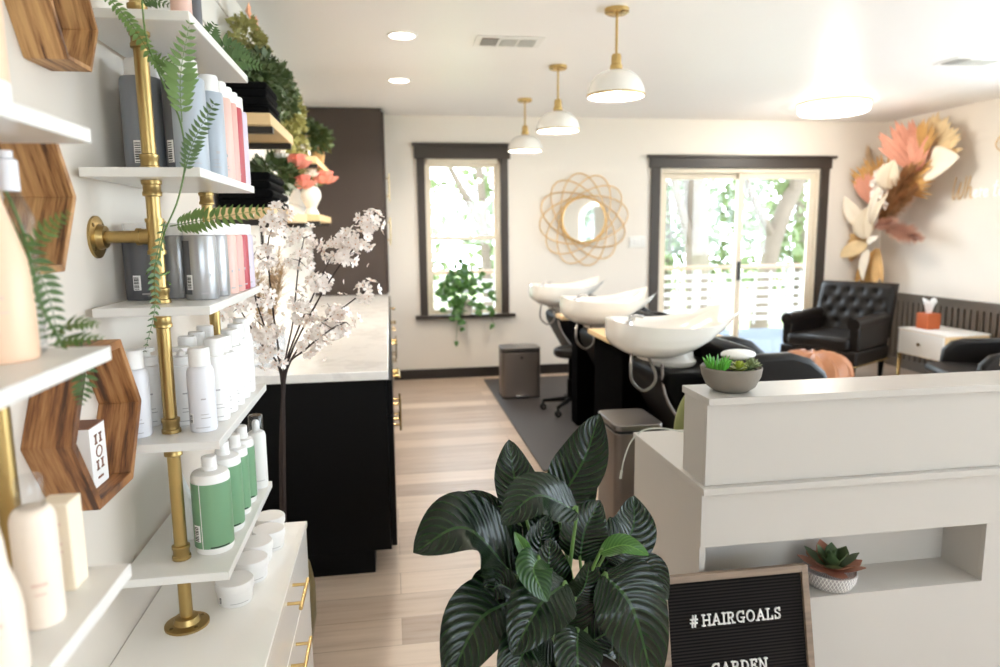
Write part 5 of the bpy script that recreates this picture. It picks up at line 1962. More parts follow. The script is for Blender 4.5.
# succulent in the niche
t = thing('niche_succulent', (1.205, 1.758, 0.405), 'red-tipped succulent in a white lattice pot inside the desk niche', 'plant')
cx, cy, cz = 1.258, 1.756, 0.4055
b = MB()
b.lathe([(0.0, cz), (0.050, cz), (0.060, cz + 0.004), (0.071, cz + 0.024), (0.075, cz + 0.050), (0.071, cz + 0.051), (0.067, cz + 0.044), (0.0, cz + 0.042)], (cx, cy, 0), 44)
b.build('lattice_pot', 'lattice_pot', t)
rosette('rosette', t, (cx, cy - 0.005, cz + 0.050), 0.098, 0.05, ((7, 8, 1.0), (7, 24, 0.92), (6, 44, 0.72), (5, 66, 0.5), (3, 80, 0.35)), 'succulent_dark', 0.56, 0.07, 7, tipm='succulent_rust')
for o in t.children:
    if o.name.startswith('rosette'):
        pass

t = thing('white_vase', (1.868, 1.77, 1.010), 'plain white vase standing on the desk counter at the edge of the view', 'vase')
b = MB()
b.lathe([(0.0, 1.0105), (0.045, 1.0105), (0.062, 1.035), (0.060, 1.07), (0.035, 1.12), (0.03, 1.15), (0.026, 1.15), (0.03, 1.12), (0.05, 1.07), (0.0, 1.03)], (1.868, 1.77, 0), 32)
b.build('vase_body', 'white_ceramic', t)

# green office chair behind the desk
t = thing('desk_chair', (1.28, 2.52, 0), 'olive green office chair mostly hidden behind the desk', 'chair')
b = MB()
rows = []
for i in range(9):
    q = i / 8
    zz = 0.50 + 0.39 * q
    hw = 0.235 * (1 - 0.25 * max(0, q - 0.55) ** 2 / 0.2) * (0.86 if i in (0, 8) else 1)
    rows.append([Vector((1.265 + hw * math.sin(a), 2.30 + 0.10 - 0.13 * math.cos(a) * 0.8 - 0.02 * q, zz)) for a in [R(-85 + 170 * j / 12) for j in range(13)]])
b.grid(rows)
b.build('backrest', 'olive_fabric', t, solid=0.045, sub=1)
b = MB()
b.ell((1.28, 2.56, 0.46), 0.25, 0.24, 0.05, 28, 10)
b.build('seat', 'olive_fabric', t)
b = MB()
b.tube([(1.28, 2.54, 0.42), (1.28, 2.54, 0.09)], 0.025, 14)
b.tube([(1.28, 2.34, 0.60), (1.28, 2.38, 0.44), (1.28, 2.5, 0.41)], 0.014, 10)
b.build('column', 'steel', t)
for k in range(5):
    a = 2 * PI * k / 5 + 0.4
    b = MB()
    b.tube([(1.28, 2.54, 0.10), (1.28 + 0.24 * math.cos(a), 2.54 + 0.24 * math.sin(a), 0.065)], [0.018, 0.012], 10)
    lg = b.build('leg', 'steel', t)
    b = MB()
    b.lathe([(0.0, -0.01), (0.027, -0.01), (0.027, 0.01), (0.0, 0.01)], (1.28 + 0.24 * math.cos(a), 2.54 + 0.24 * math.sin(a), 0.0275), 16, M=Matrix.Rotation(PI / 2, 3, 'X'))
    b.build('caster', 'black_rubber', lg)

# ================================================================== PEACE LILY
t = thing('peace_lily', (0.37, 1.47, 0), 'large potted peace lily with big glossy dark leaves in front of the desk', 'plant')
b = MB()
b.lathe([(0.0, 0.0), (0.105, 0.0), (0.112, 0.02), (0.142, 0.40), (0.146, 0.425), (0.138, 0.425), (0.132, 0.39), (0.0, 0.38)], (0.40, 1.47, 0), 40)
b.build('planter', 'planter_pale', t)
b = MB()
b.lathe([(0.0, 0.395), (0.131, 0.392), (0.131, 0.385), (0.0, 0.383)], (0.40, 1.47, 0), 30)
b.build('soil', 'soil', t)
PLV = [
    ('l1', [(0.251, 1.46, 0.682), (0.14, 1.40, 0.827), (0.027, 1.34, 0.809)], 0.165, (-0.05, -0.55, 0.8), 0.30, 'lily_leaf'),
    ('l2', [(0.298, 1.52, 0.777), (0.277, 1.56, 0.867), (0.27, 1.60, 0.955)], 0.108, (0.1, -1.0, 0.25), 0.25, 'lily_leaf'),
    ('l3', [(0.363, 1.50, 0.822), (0.427, 1.50, 0.922), (0.473, 1.52, 1.030)], 0.125, (-0.5, -0.8, 0.35), 0.35, 'lily_leaf'),
    ('l4', [(0.391, 1.42, 0.838), (0.290, 1.37, 0.900), (0.204, 1.31, 0.868)], 0.115, (0.0, -0.65, 0.75), 0.25, 'lily_leaf'),
    ('l5', [(0.487, 1.52, 0.676), (0.565, 1.55, 0.715), (0.590, 1.60, 0.790)], 0.135, (0.1, -0.9, 0.4), 0.2, 'lily_leaf'),
    ('l6', [(0.244, 1.40, 0.652), (0.157, 1.34, 0.645), (0.085, 1.28, 0.545)], 0.150, (-0.2, -0.8, 0.55), 0.3, 'lily_leaf'),
    ('l7', [(0.351, 1.36, 0.703), (0.281, 1.30, 0.693), (0.213, 1.25, 0.62)], 0.135, (-0.1, -0.75, 0.6), 0.3, 'lily_leaf'),
    ('l8', [(0.449, 1.40, 0.694), (0.501, 1.36, 0.630), (0.546, 1.33, 0.449)], 0.175, (0.1, -0.95, 0.3), 0.22, 'lily_leaf'),
    ('l9', [(0.311, 1.34, 0.596), (0.245, 1.28, 0.609), (0.197, 1.24, 0.52)], 0.115, (0.0, -0.8, 0.5), 0.3, 'lily_leaf'),
    ('l10', [(0.373, 1.34, 0.605), (0.355, 1.28, 0.585), (0.357, 1.25, 0.485)], 0.105, (0.0, -0.9, 0.4), 0.3, 'lily_leaf'),
    ('l11', [(0.268, 1.36, 0.768), (0.256, 1.36, 0.795), (0.239, 1.36, 0.828)], 0.030, (0.2, -1, 0.2), 0.4, 'lily_leaf_light'),
    ('l12', [(0.433, 1.38, 0.757), (0.482, 1.36, 0.778), (0.530, 1.34, 0.760)], 0.050, (0.0, -0.55, 0.8), 0.35, 'lily_leaf_light'),
    ('l13', [(0.276, 1.56, 0.741), (0.185, 1.60, 0.795), (0.105, 1.64, 0.767)], 0.075, (0.0, -0.7, 0.7), 0.4, 'lily_leaf'),
    ('l14', [(0.288, 1.34, 0.775), (0.268, 1.30, 0.768), (0.29, 1.27, 0.715)], 0.080, (0.1, -0.8, 0.6), 0.35, 'lily_leaf_mid'),
    ('l15', [(0.54, 1.52, 0.622), (0.608, 1.53, 0.618), (0.652, 1.52, 0.546)], 0.090, (0.1, -0.85, 0.4), 0.3, 'lily_leaf'),
    ('l16', [(0.41, 1.46, 0.701), (0.424, 1.47, 0.769), (0.469, 1.50, 0.826)], 0.115, (-0.1, -0.95, 0.3), 0.3, 'lily_leaf'),
    ('l17', [(0.328, 1.46, 0.672), (0.318, 1.47, 0.741), (0.344, 1.50, 0.799)], 0.095, (0.3, -0.95, 0.2), 0.3, 'lily_leaf'),
    ('l18', [(0.269, 1.46, 0.621), (0.20, 1.46, 0.66), (0.154, 1.46, 0.647)], 0.085, (0.0, -0.7, 0.7), 0.3, 'lily_leaf'),
    ('l19', [(0.382, 1.40, 0.639), (0.405, 1.40, 0.672), (0.416, 1.40, 0.73)], 0.085, (0.1, -0.95, 0.2), 0.3, 'lily_leaf'),
    ('l20', [(0.268, 1.58, 0.789), (0.222, 1.60, 0.805), (0.18, 1.62, 0.821)], 0.016, (0.0, -0.8, 0.5), 0.3, 'lily_leaf_light'),
    ('l21', [(0.43, 1.45, 0.50), (0.49, 1.42, 0.535), (0.53, 1.40, 0.43)], 0.11, (0.0, -0.9, 0.4), 0.3, 'lily_leaf'),
    ('l22', [(0.33, 1.40, 0.55), (0.30, 1.36, 0.57), (0.27, 1.30, 0.46)], 0.11, (0.0, -0.9, 0.4), 0.3, 'lily_leaf'),
    ('l23', [(0.40, 1.60, 0.70), (0.44, 1.62, 0.78), (0.50, 1.64, 0.84)], 0.11, (0.0, -0.9, 0.4), 0.3, 'lily_leaf'),
    ('l24', [(0.33, 1.58, 0.62), (0.27, 1.62, 0.70), (0.22, 1.64, 0.72)], 0.12, (0.0, -0.9, 0.4), 0.3, 'lily_leaf'),
    ('l25', [(0.42, 1.44, 0.60), (0.44, 1.42, 0.66), (0.46, 1.42, 0.70)], 0.11, (0.0, -0.95, 0.2), 0.3, 'lily_leaf'),
    ('l31', [(0.38, 1.46, 0.50), (0.34, 1.45, 0.60), (0.30, 1.44, 0.68)], 0.12, (0.0, -0.95, 0.2), 0.3, 'lily_leaf'),
    ('l32', [(0.40, 1.46, 0.52), (0.43, 1.46, 0.60), (0.47, 1.45, 0.64)], 0.12, (0.0, -0.95, 0.2), 0.3, 'lily_leaf'),
    ('l33', [(0.35, 1.44, 0.62), (0.33, 1.43, 0.70), (0.335, 1.44, 0.77)], 0.10, (0.1, -0.95, 0.1), 0.3, 'lily_leaf'),
    ('l34', [(0.27, 1.52, 0.66), (0.22, 1.52, 0.73), (0.17, 1.52, 0.74)], 0.12, (0.0, -0.9, 0.3), 0.3, 'lily_leaf'),
    ('l35', [(0.25, 1.42, 0.66), (0.21, 1.40, 0.69), (0.175, 1.38, 0.665)], 0.07, (0.0, -0.8, 0.5), 0.4, 'lily_leaf'),
    ('l27', [(0.30, 1.50, 0.62), (0.28, 1.52, 0.70), (0.25, 1.54, 0.77)], 0.12, (0.1, -0.95, 0.2), 0.3, 'lily_leaf'),
    ('l28', [(0.36, 1.55, 0.68), (0.37, 1.57, 0.77), (0.39, 1.60, 0.85)], 0.12, (0.0, -0.95, 0.2), 0.3, 'lily_leaf'),
    ('l29', [(0.36, 1.43, 0.54), (0.37, 1.42, 0.62), (0.38, 1.42, 0.68)], 0.12, (0.0, -0.95, 0.2), 0.3, 'lily_leaf'),
    ('l30', [(0.33, 1.50, 0.52), (0.27, 1.49, 0.56), (0.21, 1.47, 0.52)], 0.12, (0.0, -0.8, 0.5), 0.3, 'lily_leaf'),
    ('l26', [(0.46, 1.54, 0.60), (0.53, 1.56, 0.66), (0.60, 1.58, 0.66)], 0.12, (0.0, -0.85, 0.4), 0.3, 'lily_leaf'),
]


def lily_profile(q):
    return (math.sin(PI * min(1.0, (q * 0.985 + 0.015) ** 0.78))) ** 0.72


for i, (nm, pts, w, nrm, fold, mt) in enumerate(PLV):
    b = MB()
    leaf(b, pts, w, nrm, n=22, c=6, fold=fold, wave=0.09, prof=lily_profile, phase=i * 1.3, droop=0.10)
    lf = b.build('leaf', mt, t, recalc=False)
    b = MB()
    p0 = Vector(pts[0])
    rg = random.Random(i)
    foot = Vector((0.385 + rg.uniform(-0.035, 0.045), 1.47 + rg.uniform(-0.03, 0.03), 0.39))
    mid = foot.lerp(p0, 0.55) + Vector((0, 0, 0.05))
    b.tube(bez([foot, mid, p0, Vector(pts[0]).lerp(Vector(pts[1]), 0.12)], 12), [lerp(0.0055, 0.0026, k / 11) for k in range(12)], 7)
    b.build('petiole', 'stem_green', lf)

# ================================================================== BACKWASH STATIONS
t = thing('walkway_mat', (1.9, 5.3, 0), 'grey vinyl floor mat under the basins along the walkway', 'mat')
b = MB()
b.box(0.882, 3.0, 3.98, 6.70, 0.0005, 0.012)
b.build('mat_sheet', 'mat_vinyl', t, bevel=0.004)

SX = 1.40


def basin_mesh():
    b = MB()
    n, k = 56, 14
    A, Bb = 0.338, 0.255

    def rim(th):
        c, s = math.cos(th), math.sin(th)
        e = 0.80 if c > 0 else 0.62
        x = A * (abs(c) ** e) * (1 if c > 0 else -1)
        y = Bb * (abs(s) ** e) * (1 if s > 0 else -1)
        if c > 0:
            y *= 1 - 0.30 * c * c
        z = 0.980 + 0.095 * max(0.0, (x + 0.02) / (A + 0.02)) ** 2.0 + 0.022 * max(0.0, -x / A) ** 2
        if x > 0.0:
            g = max(0.0, 1 - (y / 0.115) ** 2)
            z -= 0.10 * g * max(0, (x / A)) ** 3
            x -= 0.10 * g * max(0, (x / A)) ** 4
        return x, y, z
    rows = []
    for i in range(k + 1):                     # outside, rim to bottom
        v = i / k
        s = (1 - v ** 4.6) ** 0.62 * (1 - 0.08 * v) if v < 1 else 0.0
        s = max(s, 0.42)
        row = []
        for j in range(n):
            x, y, z = rim(2 * PI * j / n)
            fx = s if x < 0 else s * (1 - 0.34 * v)
            zz = lerp(z, 0.800 + 0.105 * max(0.0, (x * fx + 0.06) / A) ** 1.25, v)
            sh = 0.010 if 0.36 < v < 0.46 else 0
            row.append(Vector((x * fx - 0.045 * v, y * (s - sh), zz)))
        rows.append(row)
    outer = rows[::-1]
    inner = []
    for i in range(1, k + 1):
        v = i / k
        s = 0.93 * math.cos(v * PI / 2 * 0.9) ** 0.5
        row = []
        for j in range(n):
            x, y, z = rim(2 * PI * j / n)
            zz = lerp(z - 0.004, 0.862, v ** 0.8)
            fx = s if x < 0 else s * (1 - 0.2 * v)
            back = 0.10 * (1 - v) if x < -0.2 else 0.0     # flat tap deck
            row.append(Vector((x * fx * (1 - back) - 0.03 * v, y * s, zz)))
        inner.append(row)
    rr = outer + inner
    rr = [r + [r[0]] for r in rr]
    b.grid(rr)
    b.f.append([j for j in range(n)])
    b.m.append(0)
    base = (len(rr) - 1) * (n + 1)
    b.f.append([base + j for j in range(n)])
    b.m.append(0)
    return b


slab = ['white basin chair at the far end of the row, against the back wall', 'middle white basin chair of the row of three', 'white basin chair closest to the desk, the largest in view']
t = thing('basin_chair', (0, 0, 0), slab[2], 'salon basin', 'backwash basin chairs', local=True)
b = basin_mesh()
import bmesh as _bm
bo = b.build('basin', 'white_ceramic', t, sharp=70)
_m = _bm.new()
_m.from_mesh(bo.data)
_bm.ops.remove_doubles(_m, verts=_m.verts, dist=1e-5)
_bm.ops.recalc_face_normals(_m, faces=_m.faces)
_m.to_mesh(bo.data)
_m.free()
b = MB()
b.lathe([(0.0, 0.765), (0.108, 0.765), (0.116, 0.775), (0.116, 0.79), (0.104, 0.802), (0.10, 0.84), (0.0, 0.84)], (-0.01, 0, 0), 36)
b.build('basin_foot', 'white_ceramic', t)
b = MB()
b.lathe([(0.0, 0.868), (0.045, 0.870), (0.048, 0.876), (0.02, 0.882), (0.0, 0.882)], (-0.02, 0, 0), 24)
b.build('drain', 'black_rubber', bo)
b = MB()
b.lathe([(0.022, 0.965), (0.02, 0.985), (0.016, 1.0), (0.0, 1.002)], (-0.27, -0.06, 0), 16)
b.tube([(-0.27, -0.06, 0.995), (-0.235, -0.06, 1.012)], 0.007, 8)
b.build('mixer_tap', 'chrome', bo)
b = MB()
b.lathe([(0.018, 0.955), (0.016, 0.975), (0.0, 0.977)], (-0.22, 0.07, 0), 16)
b.tube([(-0.22, 0.07, 0.97), (-0.215, 0.07, 1.0), (-0.19, 0.06, 1.01), (-0.15, 0.05, 1.005)], 0.010, 10)
b.build('spray_head', 'chrome', bo)
b = MB()
b.tube(bez([(-0.27, -0.12, 0.86), (-0.30, -0.19, 0.79), (-0.295, -0.20, 0.73), (-0.245, -0.21, 0.685), (-0.195, -0.21, 0.71), (-0.18, -0.20, 0.76), (-0.19, -0.12, 0.84)], 34), 0.0075, 8)
b.build('hose', 'hose_grey', t)
b = MB()
b.tube(bez([(-0.14, -0.18, 0.80), (-0.15, -0.26, 0.66), (-0.05, -0.28, 0.50), (0.10, -0.285, 0.32)], 14), 0.0075, 8)
b.build('drain_pipe', 'steel_bin', t)
b = MB()
b.prism([(-0.14, 0.765), (-0.16, 0.73), (-0.15, 0.67), (0.02, 0.36), (0.05, 0.30), (0.05, 0.0), (0.42, 0.0), (0.42, 0.40), (0.30, 0.70), (0.20, 0.765)], 1, -0.25, 0.25)
pd = b.build('pedestal', 'black_gloss', t, bevel=0.02, seg=3)
for (x, z) in ((-0.02, 0.60), (0.12, 0.62), (0.16, 0.60), (0.02, 0.50)):
    b = MB()
    b.lathe([(0.0, -0.262), (0.010, -0.26), (0.010, -0.25)], (x, 0, z), 12, M=Matrix.Rotation(0, 3, 'X') @ Matrix(((1, 0, 0), (0, 0, 1), (0, 1, 0))))
    b.build('valve_cap', 'chrome', pd)
b = MB()
b.prism([(0.42, 0.36), (1.00, 0.36), (1.04, 0.40), (1.03, 0.47), (0.96, 0.50), (0.55, 0.47), (0.42, 0.44)], 1, -0.24, 0.24)
b.build('seat', 'black_leather', t, bevel=0.025, seg=3)
b = MB()
b.prism([(0.52, 0.44), (0.44, 0.60), (0.34, 0.82), (0.30, 0.875), (0.24, 0.885), (0.22, 0.85), (0.30, 0.66), (0.38, 0.44)], 1, -0.24, 0.24)
b.build('backrest', 'black_leather', t, bevel=0.025, seg=3)
for s in (-1, 1):
    b = MB()
    pr = [(0.10, 0.40), (0.10, 0.72), (0.17, 0.80), (0.27, 0.85), (0.46, 0.855), (0.56, 0.825), (0.64, 0.76), (0.685, 0.66), (0.70, 0.52), (0.66, 0.44), (0.52, 0.40)]
    b.prism(pr, 1, s * 0.275 - 0.045, s * 0.275 + 0.045)
    b.build('armrest', 'black_leather', t, bevel=0.03, seg=4)
b = MB()
b.box(0.55, 0.95, -0.16, 0.16, 0.02, 0.36)
b.box(0.48, 1.0, -0.20, 0.20, 0.0, 0.03)
b.build('chair_base', 'black_gloss', t, bevel=0.01)
for i, (x, y) in enumerate(((1.418, 3.30), (1.480, 4.52), (1.512, 5.76))):
    c = t if i == 0 else copy_tree(t)
    c.location = (x, y, 0.0125 if y > 4.3 else 0.0125)
    c['label'] = slab[2 - i]
t_ = thing('rolled_towel', (1.615, 3.02, 0.85), 'white rolled towel on the armrest of the basin chair closest to the desk', 'towel')
b = MB()
b.ell((1.615, 3.02, 0.868), 0.085, 0.06, 0.022, 24, 10, pw=0.7)
b.build('towel_roll', 'white_paint', t_)

for i, (y0, y1, lb) in enumerate(((3.62, 4.20, 'black console with a pale wood top between the two basins closest to the desk'), (4.86, 5.06, 'black console with a pale wood top between the far basins'))):
    t = thing('side_console', (1.55, (y0 + y1) / 2, 0.0125), lb, 'console', 'wood-topped consoles between the basins')
    b = MB()
    b.box(1.26 if i == 0 else 1.34, 1.86, y0 + 0.02, y1 - 0.02, 0.0125, 0.815)
    b.build('cabinet_body', 'black_matte', t, bevel=0.004)
    b = MB()
    b.box(1.22, 1.90, y0, y1, 0.816, 0.845)
    b.build('wood_top', 'pale_oak', t, bevel=0.003)

# rolling stool
t = thing('rolling_stool', (1.41, 5.33, 0.012), 'black five-legged rolling stool tucked between the far basins', 'stool')
sx, sy, sz = 1.41, 5.33, 0.0125
for k in range(5):
    a = 2 * PI * k / 5 + 2.75
    ex, ey = sx + 0.225 * math.cos(a), sy + 0.225 * math.sin(a)
    b = MB()
    b.tube([(sx, sy, sz + 0.105), (ex, ey, sz + 0.075)], [0.022, 0.014], 10)
    b.tube([(ex, ey, sz + 0.075), (ex, ey, sz + 0.03)], 0.008, 8)
    lg = b.build('leg', 'black_gloss', t)
    b = MB()
    for s in (-0.014, 0.014):
        b.lathe([(0.0, -0.007), (0.024, -0.007), (0.026, 0.0), (0.024, 0.007), (0.0, 0.007)], (ex, ey + s, sz + 0.026), 18, M=Matrix.Rotation(PI / 2, 3, 'X'))
        b.lathe([(0.0, -0.0085), (0.012, -0.0085), (0.012, 0.0085), (0.0, 0.0085)], (ex, ey + s, sz + 0.026), 14, 1, M=Matrix.Rotation(PI / 2, 3, 'X'))
    b.build('caster', ['black_rubber', 'steel'], lg)
b = MB()
b.lathe([(0.028, sz + 0.09), (0.028, sz + 0.26), (0.016, sz + 0.265), (0.016, sz + 0.45), (0.0, sz + 0.45)], (sx, sy, 0), 18)
b.build('gas_column', 'black_gloss', t)
b = MB()
b.lathe([(0.0, sz + 0.45), (0.125, sz + 0.452), (0.14, sz + 0.475), (0.135, sz + 0.51), (0.11, sz + 0.525), (0.0, sz + 0.528)], (sx, sy, 0), 32)
b.build('seat', 'black_leather', t)


def bin_(x0, x1, y0, y1, z0, h, label):
    t = thing('step_bin', ((x0 + x1) / 2, (y0 + y1) / 2, z0), label, 'bin', 'brushed steel step bins')

    def rr(x0, x1, y0, y1, r, n=5):
        out = []
        for (cx, cy, a0) in ((x1 - r, y1 - r, 0), (x0 + r, y1 - r, 90), (x0 + r, y0 + r, 180), (x1 - r, y0 + r, 270)):
            for i in range(n + 1):
                a = R(a0 + 90 * i / n)
                out.append((cx + r * math.cos(a), cy + r * math.sin(a)))
        return out
    b = MB()
    b.prism(rr(x0 + 0.004, x1 - 0.004, y0 + 0.004, y1 - 0.004, 0.03), 2, z0, z0 + 0.012)
    b.build('base', 'black_rubber', t)
    b = MB()
    b.prism(rr(x0, x1, y0, y1, 0.032), 2, z0 + 0.012, z0 + h - 0.04)
    b.build('body', 'steel_bin', t, bevel=0.002)
    b = MB()
    b.prism(rr(x0 + 0.002, x1 - 0.002, y0 + 0.002, y1 - 0.002, 0.032), 2, z0 + h - 0.039, z0 + h - 0.027)
    b.build('rim_band', 'black_rubber', t)
    b = MB()
    b.prism(rr(x0 - 0.002, x1 + 0.002, y0 - 0.002, y1 + 0.002, 0.034), 2, z0 + h - 0.026, z0 + h)
    b.build('lid', 'steel', t, bevel=0.004)
    b = MB()
    xm = (x0 + x1) / 2
    b.box(xm - 0.06, xm + 0.06, y0 - 0.035, y0 + 0.01, z0 + 0.018, z0 + 0.034)
    b.build('pedal', 'chrome', t, bevel=0.003)
    b = MB()
    b.lathe([(0.0, 0.0), (0.012, 0.0), (0.010, 0.004), (0.0, 0.005)], (xm, y0 - 0.0005, z0 + h - 0.085), 16, M=Matrix(((1, 0, 0), (0, 0, -1), (0, 1, 0))))
    b.build('badge', 'black_rubber', t)


bin_(0.935, 1.275, 5.83, 6.07, 0.0125, 0.445, 'brushed steel step bin on the mat below the window side of the far basin')
bin_(0.938, 1.155, 2.78, 3.06, 0.001, 0.62, 'taller brushed steel step bin behind the end of the desk')

# ================================================================== WAITING CORNER
t = thing('leather_pouf', (3.42, 5.15, 0), 'round tan leather pouf with puckered top in front of the tufted armchair', 'pouf')
b = MB()
rows = []
for i in range(15):
    q = i / 14
    a = -PI / 2 + PI * q
    row = []
    for j in range(48):
        th = 2 * PI * j / 48
        r = 0.30 * max(0.0, math.cos(a)) ** 0.55
        wr = 1 + 0.05 * math.cos(th * 12) * (0.3 + 0.7 * q) + 0.02 * math.sin(th * 5 + 6 * q)
        zz = 0.225 + 0.225 * math.sin(a) * (1 if abs(math.sin(a)) < 0.99 else 0.96) + 0.03 * math.cos(th * 12) * q * math.cos(a) ** 0.5 * q
        row.append(Vector((3.42 + max(r, 0.002) * wr * math.cos(th), 5.15 + max(r, 0.002) * wr * math.sin(th), max(zz, 0.0))))
    rows.append(row + [row[0]])
b.grid(rows)
b.build('pouf_body', 'tan_leather', t)
b = MB()
for k in range(12):
    th = 2 * PI * k / 12 + 0.13
    pts = []
    for i in range(7):
        a = -PI / 2 * 0.2 + PI / 2 * 1.15 * i / 6
        r = 0.305 * max(0.0, math.cos(a)) ** 0.55
        pts.append((3.42 + r * math.cos(th), 5.15 + r * math.sin(th), 0.225 + 0.224 * math.sin(a)))
    b.tube(pts, 0.004, 6)
b.build('seam', 'tan_leather', t)

# tufted armchair
t = thing('tufted_armchair', (0, 0, 0), 'black leather armchair with a buttoned back and nailhead trim in the corner', 'armchair', local=True)
W2 = 0.37
b = MB()
b.box(-W2, W2, -0.36, 0.34, 0.19, 0.34)
b.build('seat_base', 'black_leather', t, bevel=0.02, seg=3)
b = MB()
b.box(-W2 + 0.075, W2 - 0.075, -0.385, 0.26, 0.335, 0.455)
b.build('seat_cushion', 'black_leather', t, bevel=0.04, seg=4)
for s in (-1, 1):
    b = MB()
    b.box(s * (W2 - 0.05) - 0.05, s * (W2 - 0.05) + 0.05, -0.33, 0.30, 0.34, 0.58)
    am = b.build('armrest', 'black_leather', t, bevel=0.02, seg=3)
    b = MB()
    b.tube([(s * (W2 - 0.05), -0.345, 0.585), (s * (W2 - 0.05), 0.30, 0.60)], 0.058, 16)
    b.build('arm_roll', 'black_leather', am)
b = MB()
rows_f = []
nu, nv = 33, 25
tuft = []
for r_ in range(4):
    for c_ in range(5 if r_ % 2 == 0 else 4):
        tuft.append(((c_ - (2 if r_ % 2 == 0 else 1.5)) * 0.135, 0.52 + r_ * 0.105))
for i in range(nv):
    z = lerp(0.40, 0.92, i / (nv - 1))
    row = []
    for j in range(nu):
        x = lerp(-W2 + 0.01, W2 - 0.01, j / (nu - 1))
        d = min(math.hypot(x - p[0], z - p[1]) for p in tuft)
        y = 0.235 + 0.16 * (z - 0.40) / 0.52 + 0.022 * math.exp(-(d / 0.026) ** 2) - 0.010 * min(1, d / 0.06)
        edge = max(0, abs(x) - (W2 - 0.06)) / 0.05
        y += 0.03 * edge ** 2 + (0.04 * (max(0, z - 0.88) / 0.04) ** 2)
        row.append(Vector((x, y, z)))
    rows_f.append(row)
rows_b = [[Vector((p.x, p.y * 0 + 0.355 + 0.14 * (p.z - 0.40) / 0.52, p.z)) for p in row] for row in rows_f]
b.grid(rows_f)
b.grid(rows_b)
o1, o2 = 0, nu * nv


def I(o, i, j):
    return o + i * nu + j


for i in range(nv - 1):
    for j in (0, nu - 1):
        b.f.append([I(o1, i, j), I(o1, i + 1, j), I(o2, i + 1, j), I(o2, i, j)])
        b.m.append(0)
for j in range(nu - 1):
    for i in (0, nv - 1):
        b.f.append([I(o1, i, j), I(o1, i, j + 1), I(o2, i, j + 1), I(o2, i, j)])
        b.m.append(0)
bk = b.build('backrest', 'black_leather', t, sharp=60)
for (x, z) in tuft:
    b = MB()
    b.ell((x, 0.235 + 0.16 * (z - 0.40) / 0.52 + 0.026, z), 0.012, 0.006, 0.012, 12, 6)
    b.build('button', 'black_leather', bk)
b = MB()
for k in range(38):
    b.ell((-W2 + 0.012 + (2 * W2 - 0.024) * k / 37, -0.361, 0.205), 0.006, 0.004, 0.006, 8, 4)
for s in (-1, 1):
    for k in range(34):
        b.ell((s * (W2 + 0.001), -0.35 + 0.68 * k / 33, 0.205), 0.004, 0.006, 0.006, 8, 4)
b.build('nailhead_trim', 'bright_brass', t)
for sx_ in (-1, 1):
    for yy in (-0.31, 0.29):
        b = MB()
        b.lathe([(0.014, 0.0), (0.018, 0.01), (0.026, 0.15), (0.030, 0.195), (0.0, 0.195)], (sx_ * (W2 - 0.05), yy, 0), 14)
        b.build('leg', 'black_gloss', t)
t.rotation_euler = (0, 0, R(-60))
t.location = (4.27, 6.10, 0.001)

# white side table with brass legs
t = thing('side_table', (5.0, 5.60, 0), 'white side table with one drawer and thin brass legs against the ribbed wainscot', 'table')
tx0, tx1, ty0, ty1 = 4.80, 5.24, 5.33, 5.90
b = MB()
b.box(tx0 + 0.004, tx1, ty0, ty1, 0.27, 0.50)
b.build('body', 'pale_oak', t, bevel=0.003)
b = MB()
b.box(tx0 - 0.006, tx1 + 0.004, ty0 - 0.006, ty1 + 0.006, 0.5005, 0.515)
b.build('table_top', 'white_paint', t, bevel=0.002)
b = MB()
b.box(tx0 - 0.012, tx0 + 0.003, ty0 + 0.012, ty1 - 0.012, 0.278, 0.494)
dr = b.build('drawer', 'white_paint', t, bevel=0.002)
b = MB()
b.lathe([(0.0, 0.0), (0.006, 0.0), (0.006, 0.012), (0.015, 0.016), (0.015, 0.022), (0.0, 0.024)], (tx0 - 0.012, (ty0 + ty1) / 2, 0.39), 18, M=Matrix(((0, 0, -1), (0, 1, 0), (1, 0, 0))))
b.build('knob', 'dark_brass', dr)
for x in (tx0 + 0.012, tx1 - 0.012):
    for y in (ty0 + 0.012, ty1 - 0.012):
        b = MB()
        b.box(x - 0.012, x + 0.012, y - 0.012, y + 0.012, 0.0, 0.27)
        b.build('leg', 'bright_brass', t, bevel=0.002)
t = thing('tissue_box', (4.95, 5.72, 0.5205), 'orange-brown wooden tissue box on the white side table', 'tissue box')
b = MB()
b.box(4.88, 5.02, 5.65, 5.79, 0.5205, 0.668)
b.build('box_body', 'tissue_wood', t, bevel=0.006)
b = MB()
rows = []
for i in range(7):
    q = i / 6
    r = lerp(0.022, 0.058, q)
    row = []
    for j in range(24):
        a = 2 * PI * j / 24
        rr_ = r * (1 + 0.25 * math.sin(3 * a + 2 * q) * q + 0.1 * math.sin(7 * a))
        row.append(Vector((4.95 + rr_ * math.cos(a), 5.72 + rr_ * 0.8 * math.sin(a), 0.664 + 0.125 * q + 0.018 * math.sin(4 * a) * q * q)))
    rows.append(row + [row[0]])
b.grid(rows)
b.lathe([(0.0, 0.75), (0.04, 0.755), (0.05, 0.765)], (4.95, 5.72, 0), 16)
b.build('tissue', 'tissue_paper', t, recalc=False)
t = thing('paper_napkin', (4.93, 5.58, 0.516), 'white paper napkin under the wooden tissue box', 'napkin')
b = MB()
b.prism([(4.83, 5.60), (5.03, 5.58), (5.06, 5.80), (4.86, 5.84)], 2, 0.5155, 0.5195)
b.build('napkin_sheet', 'tissue_paper', t)

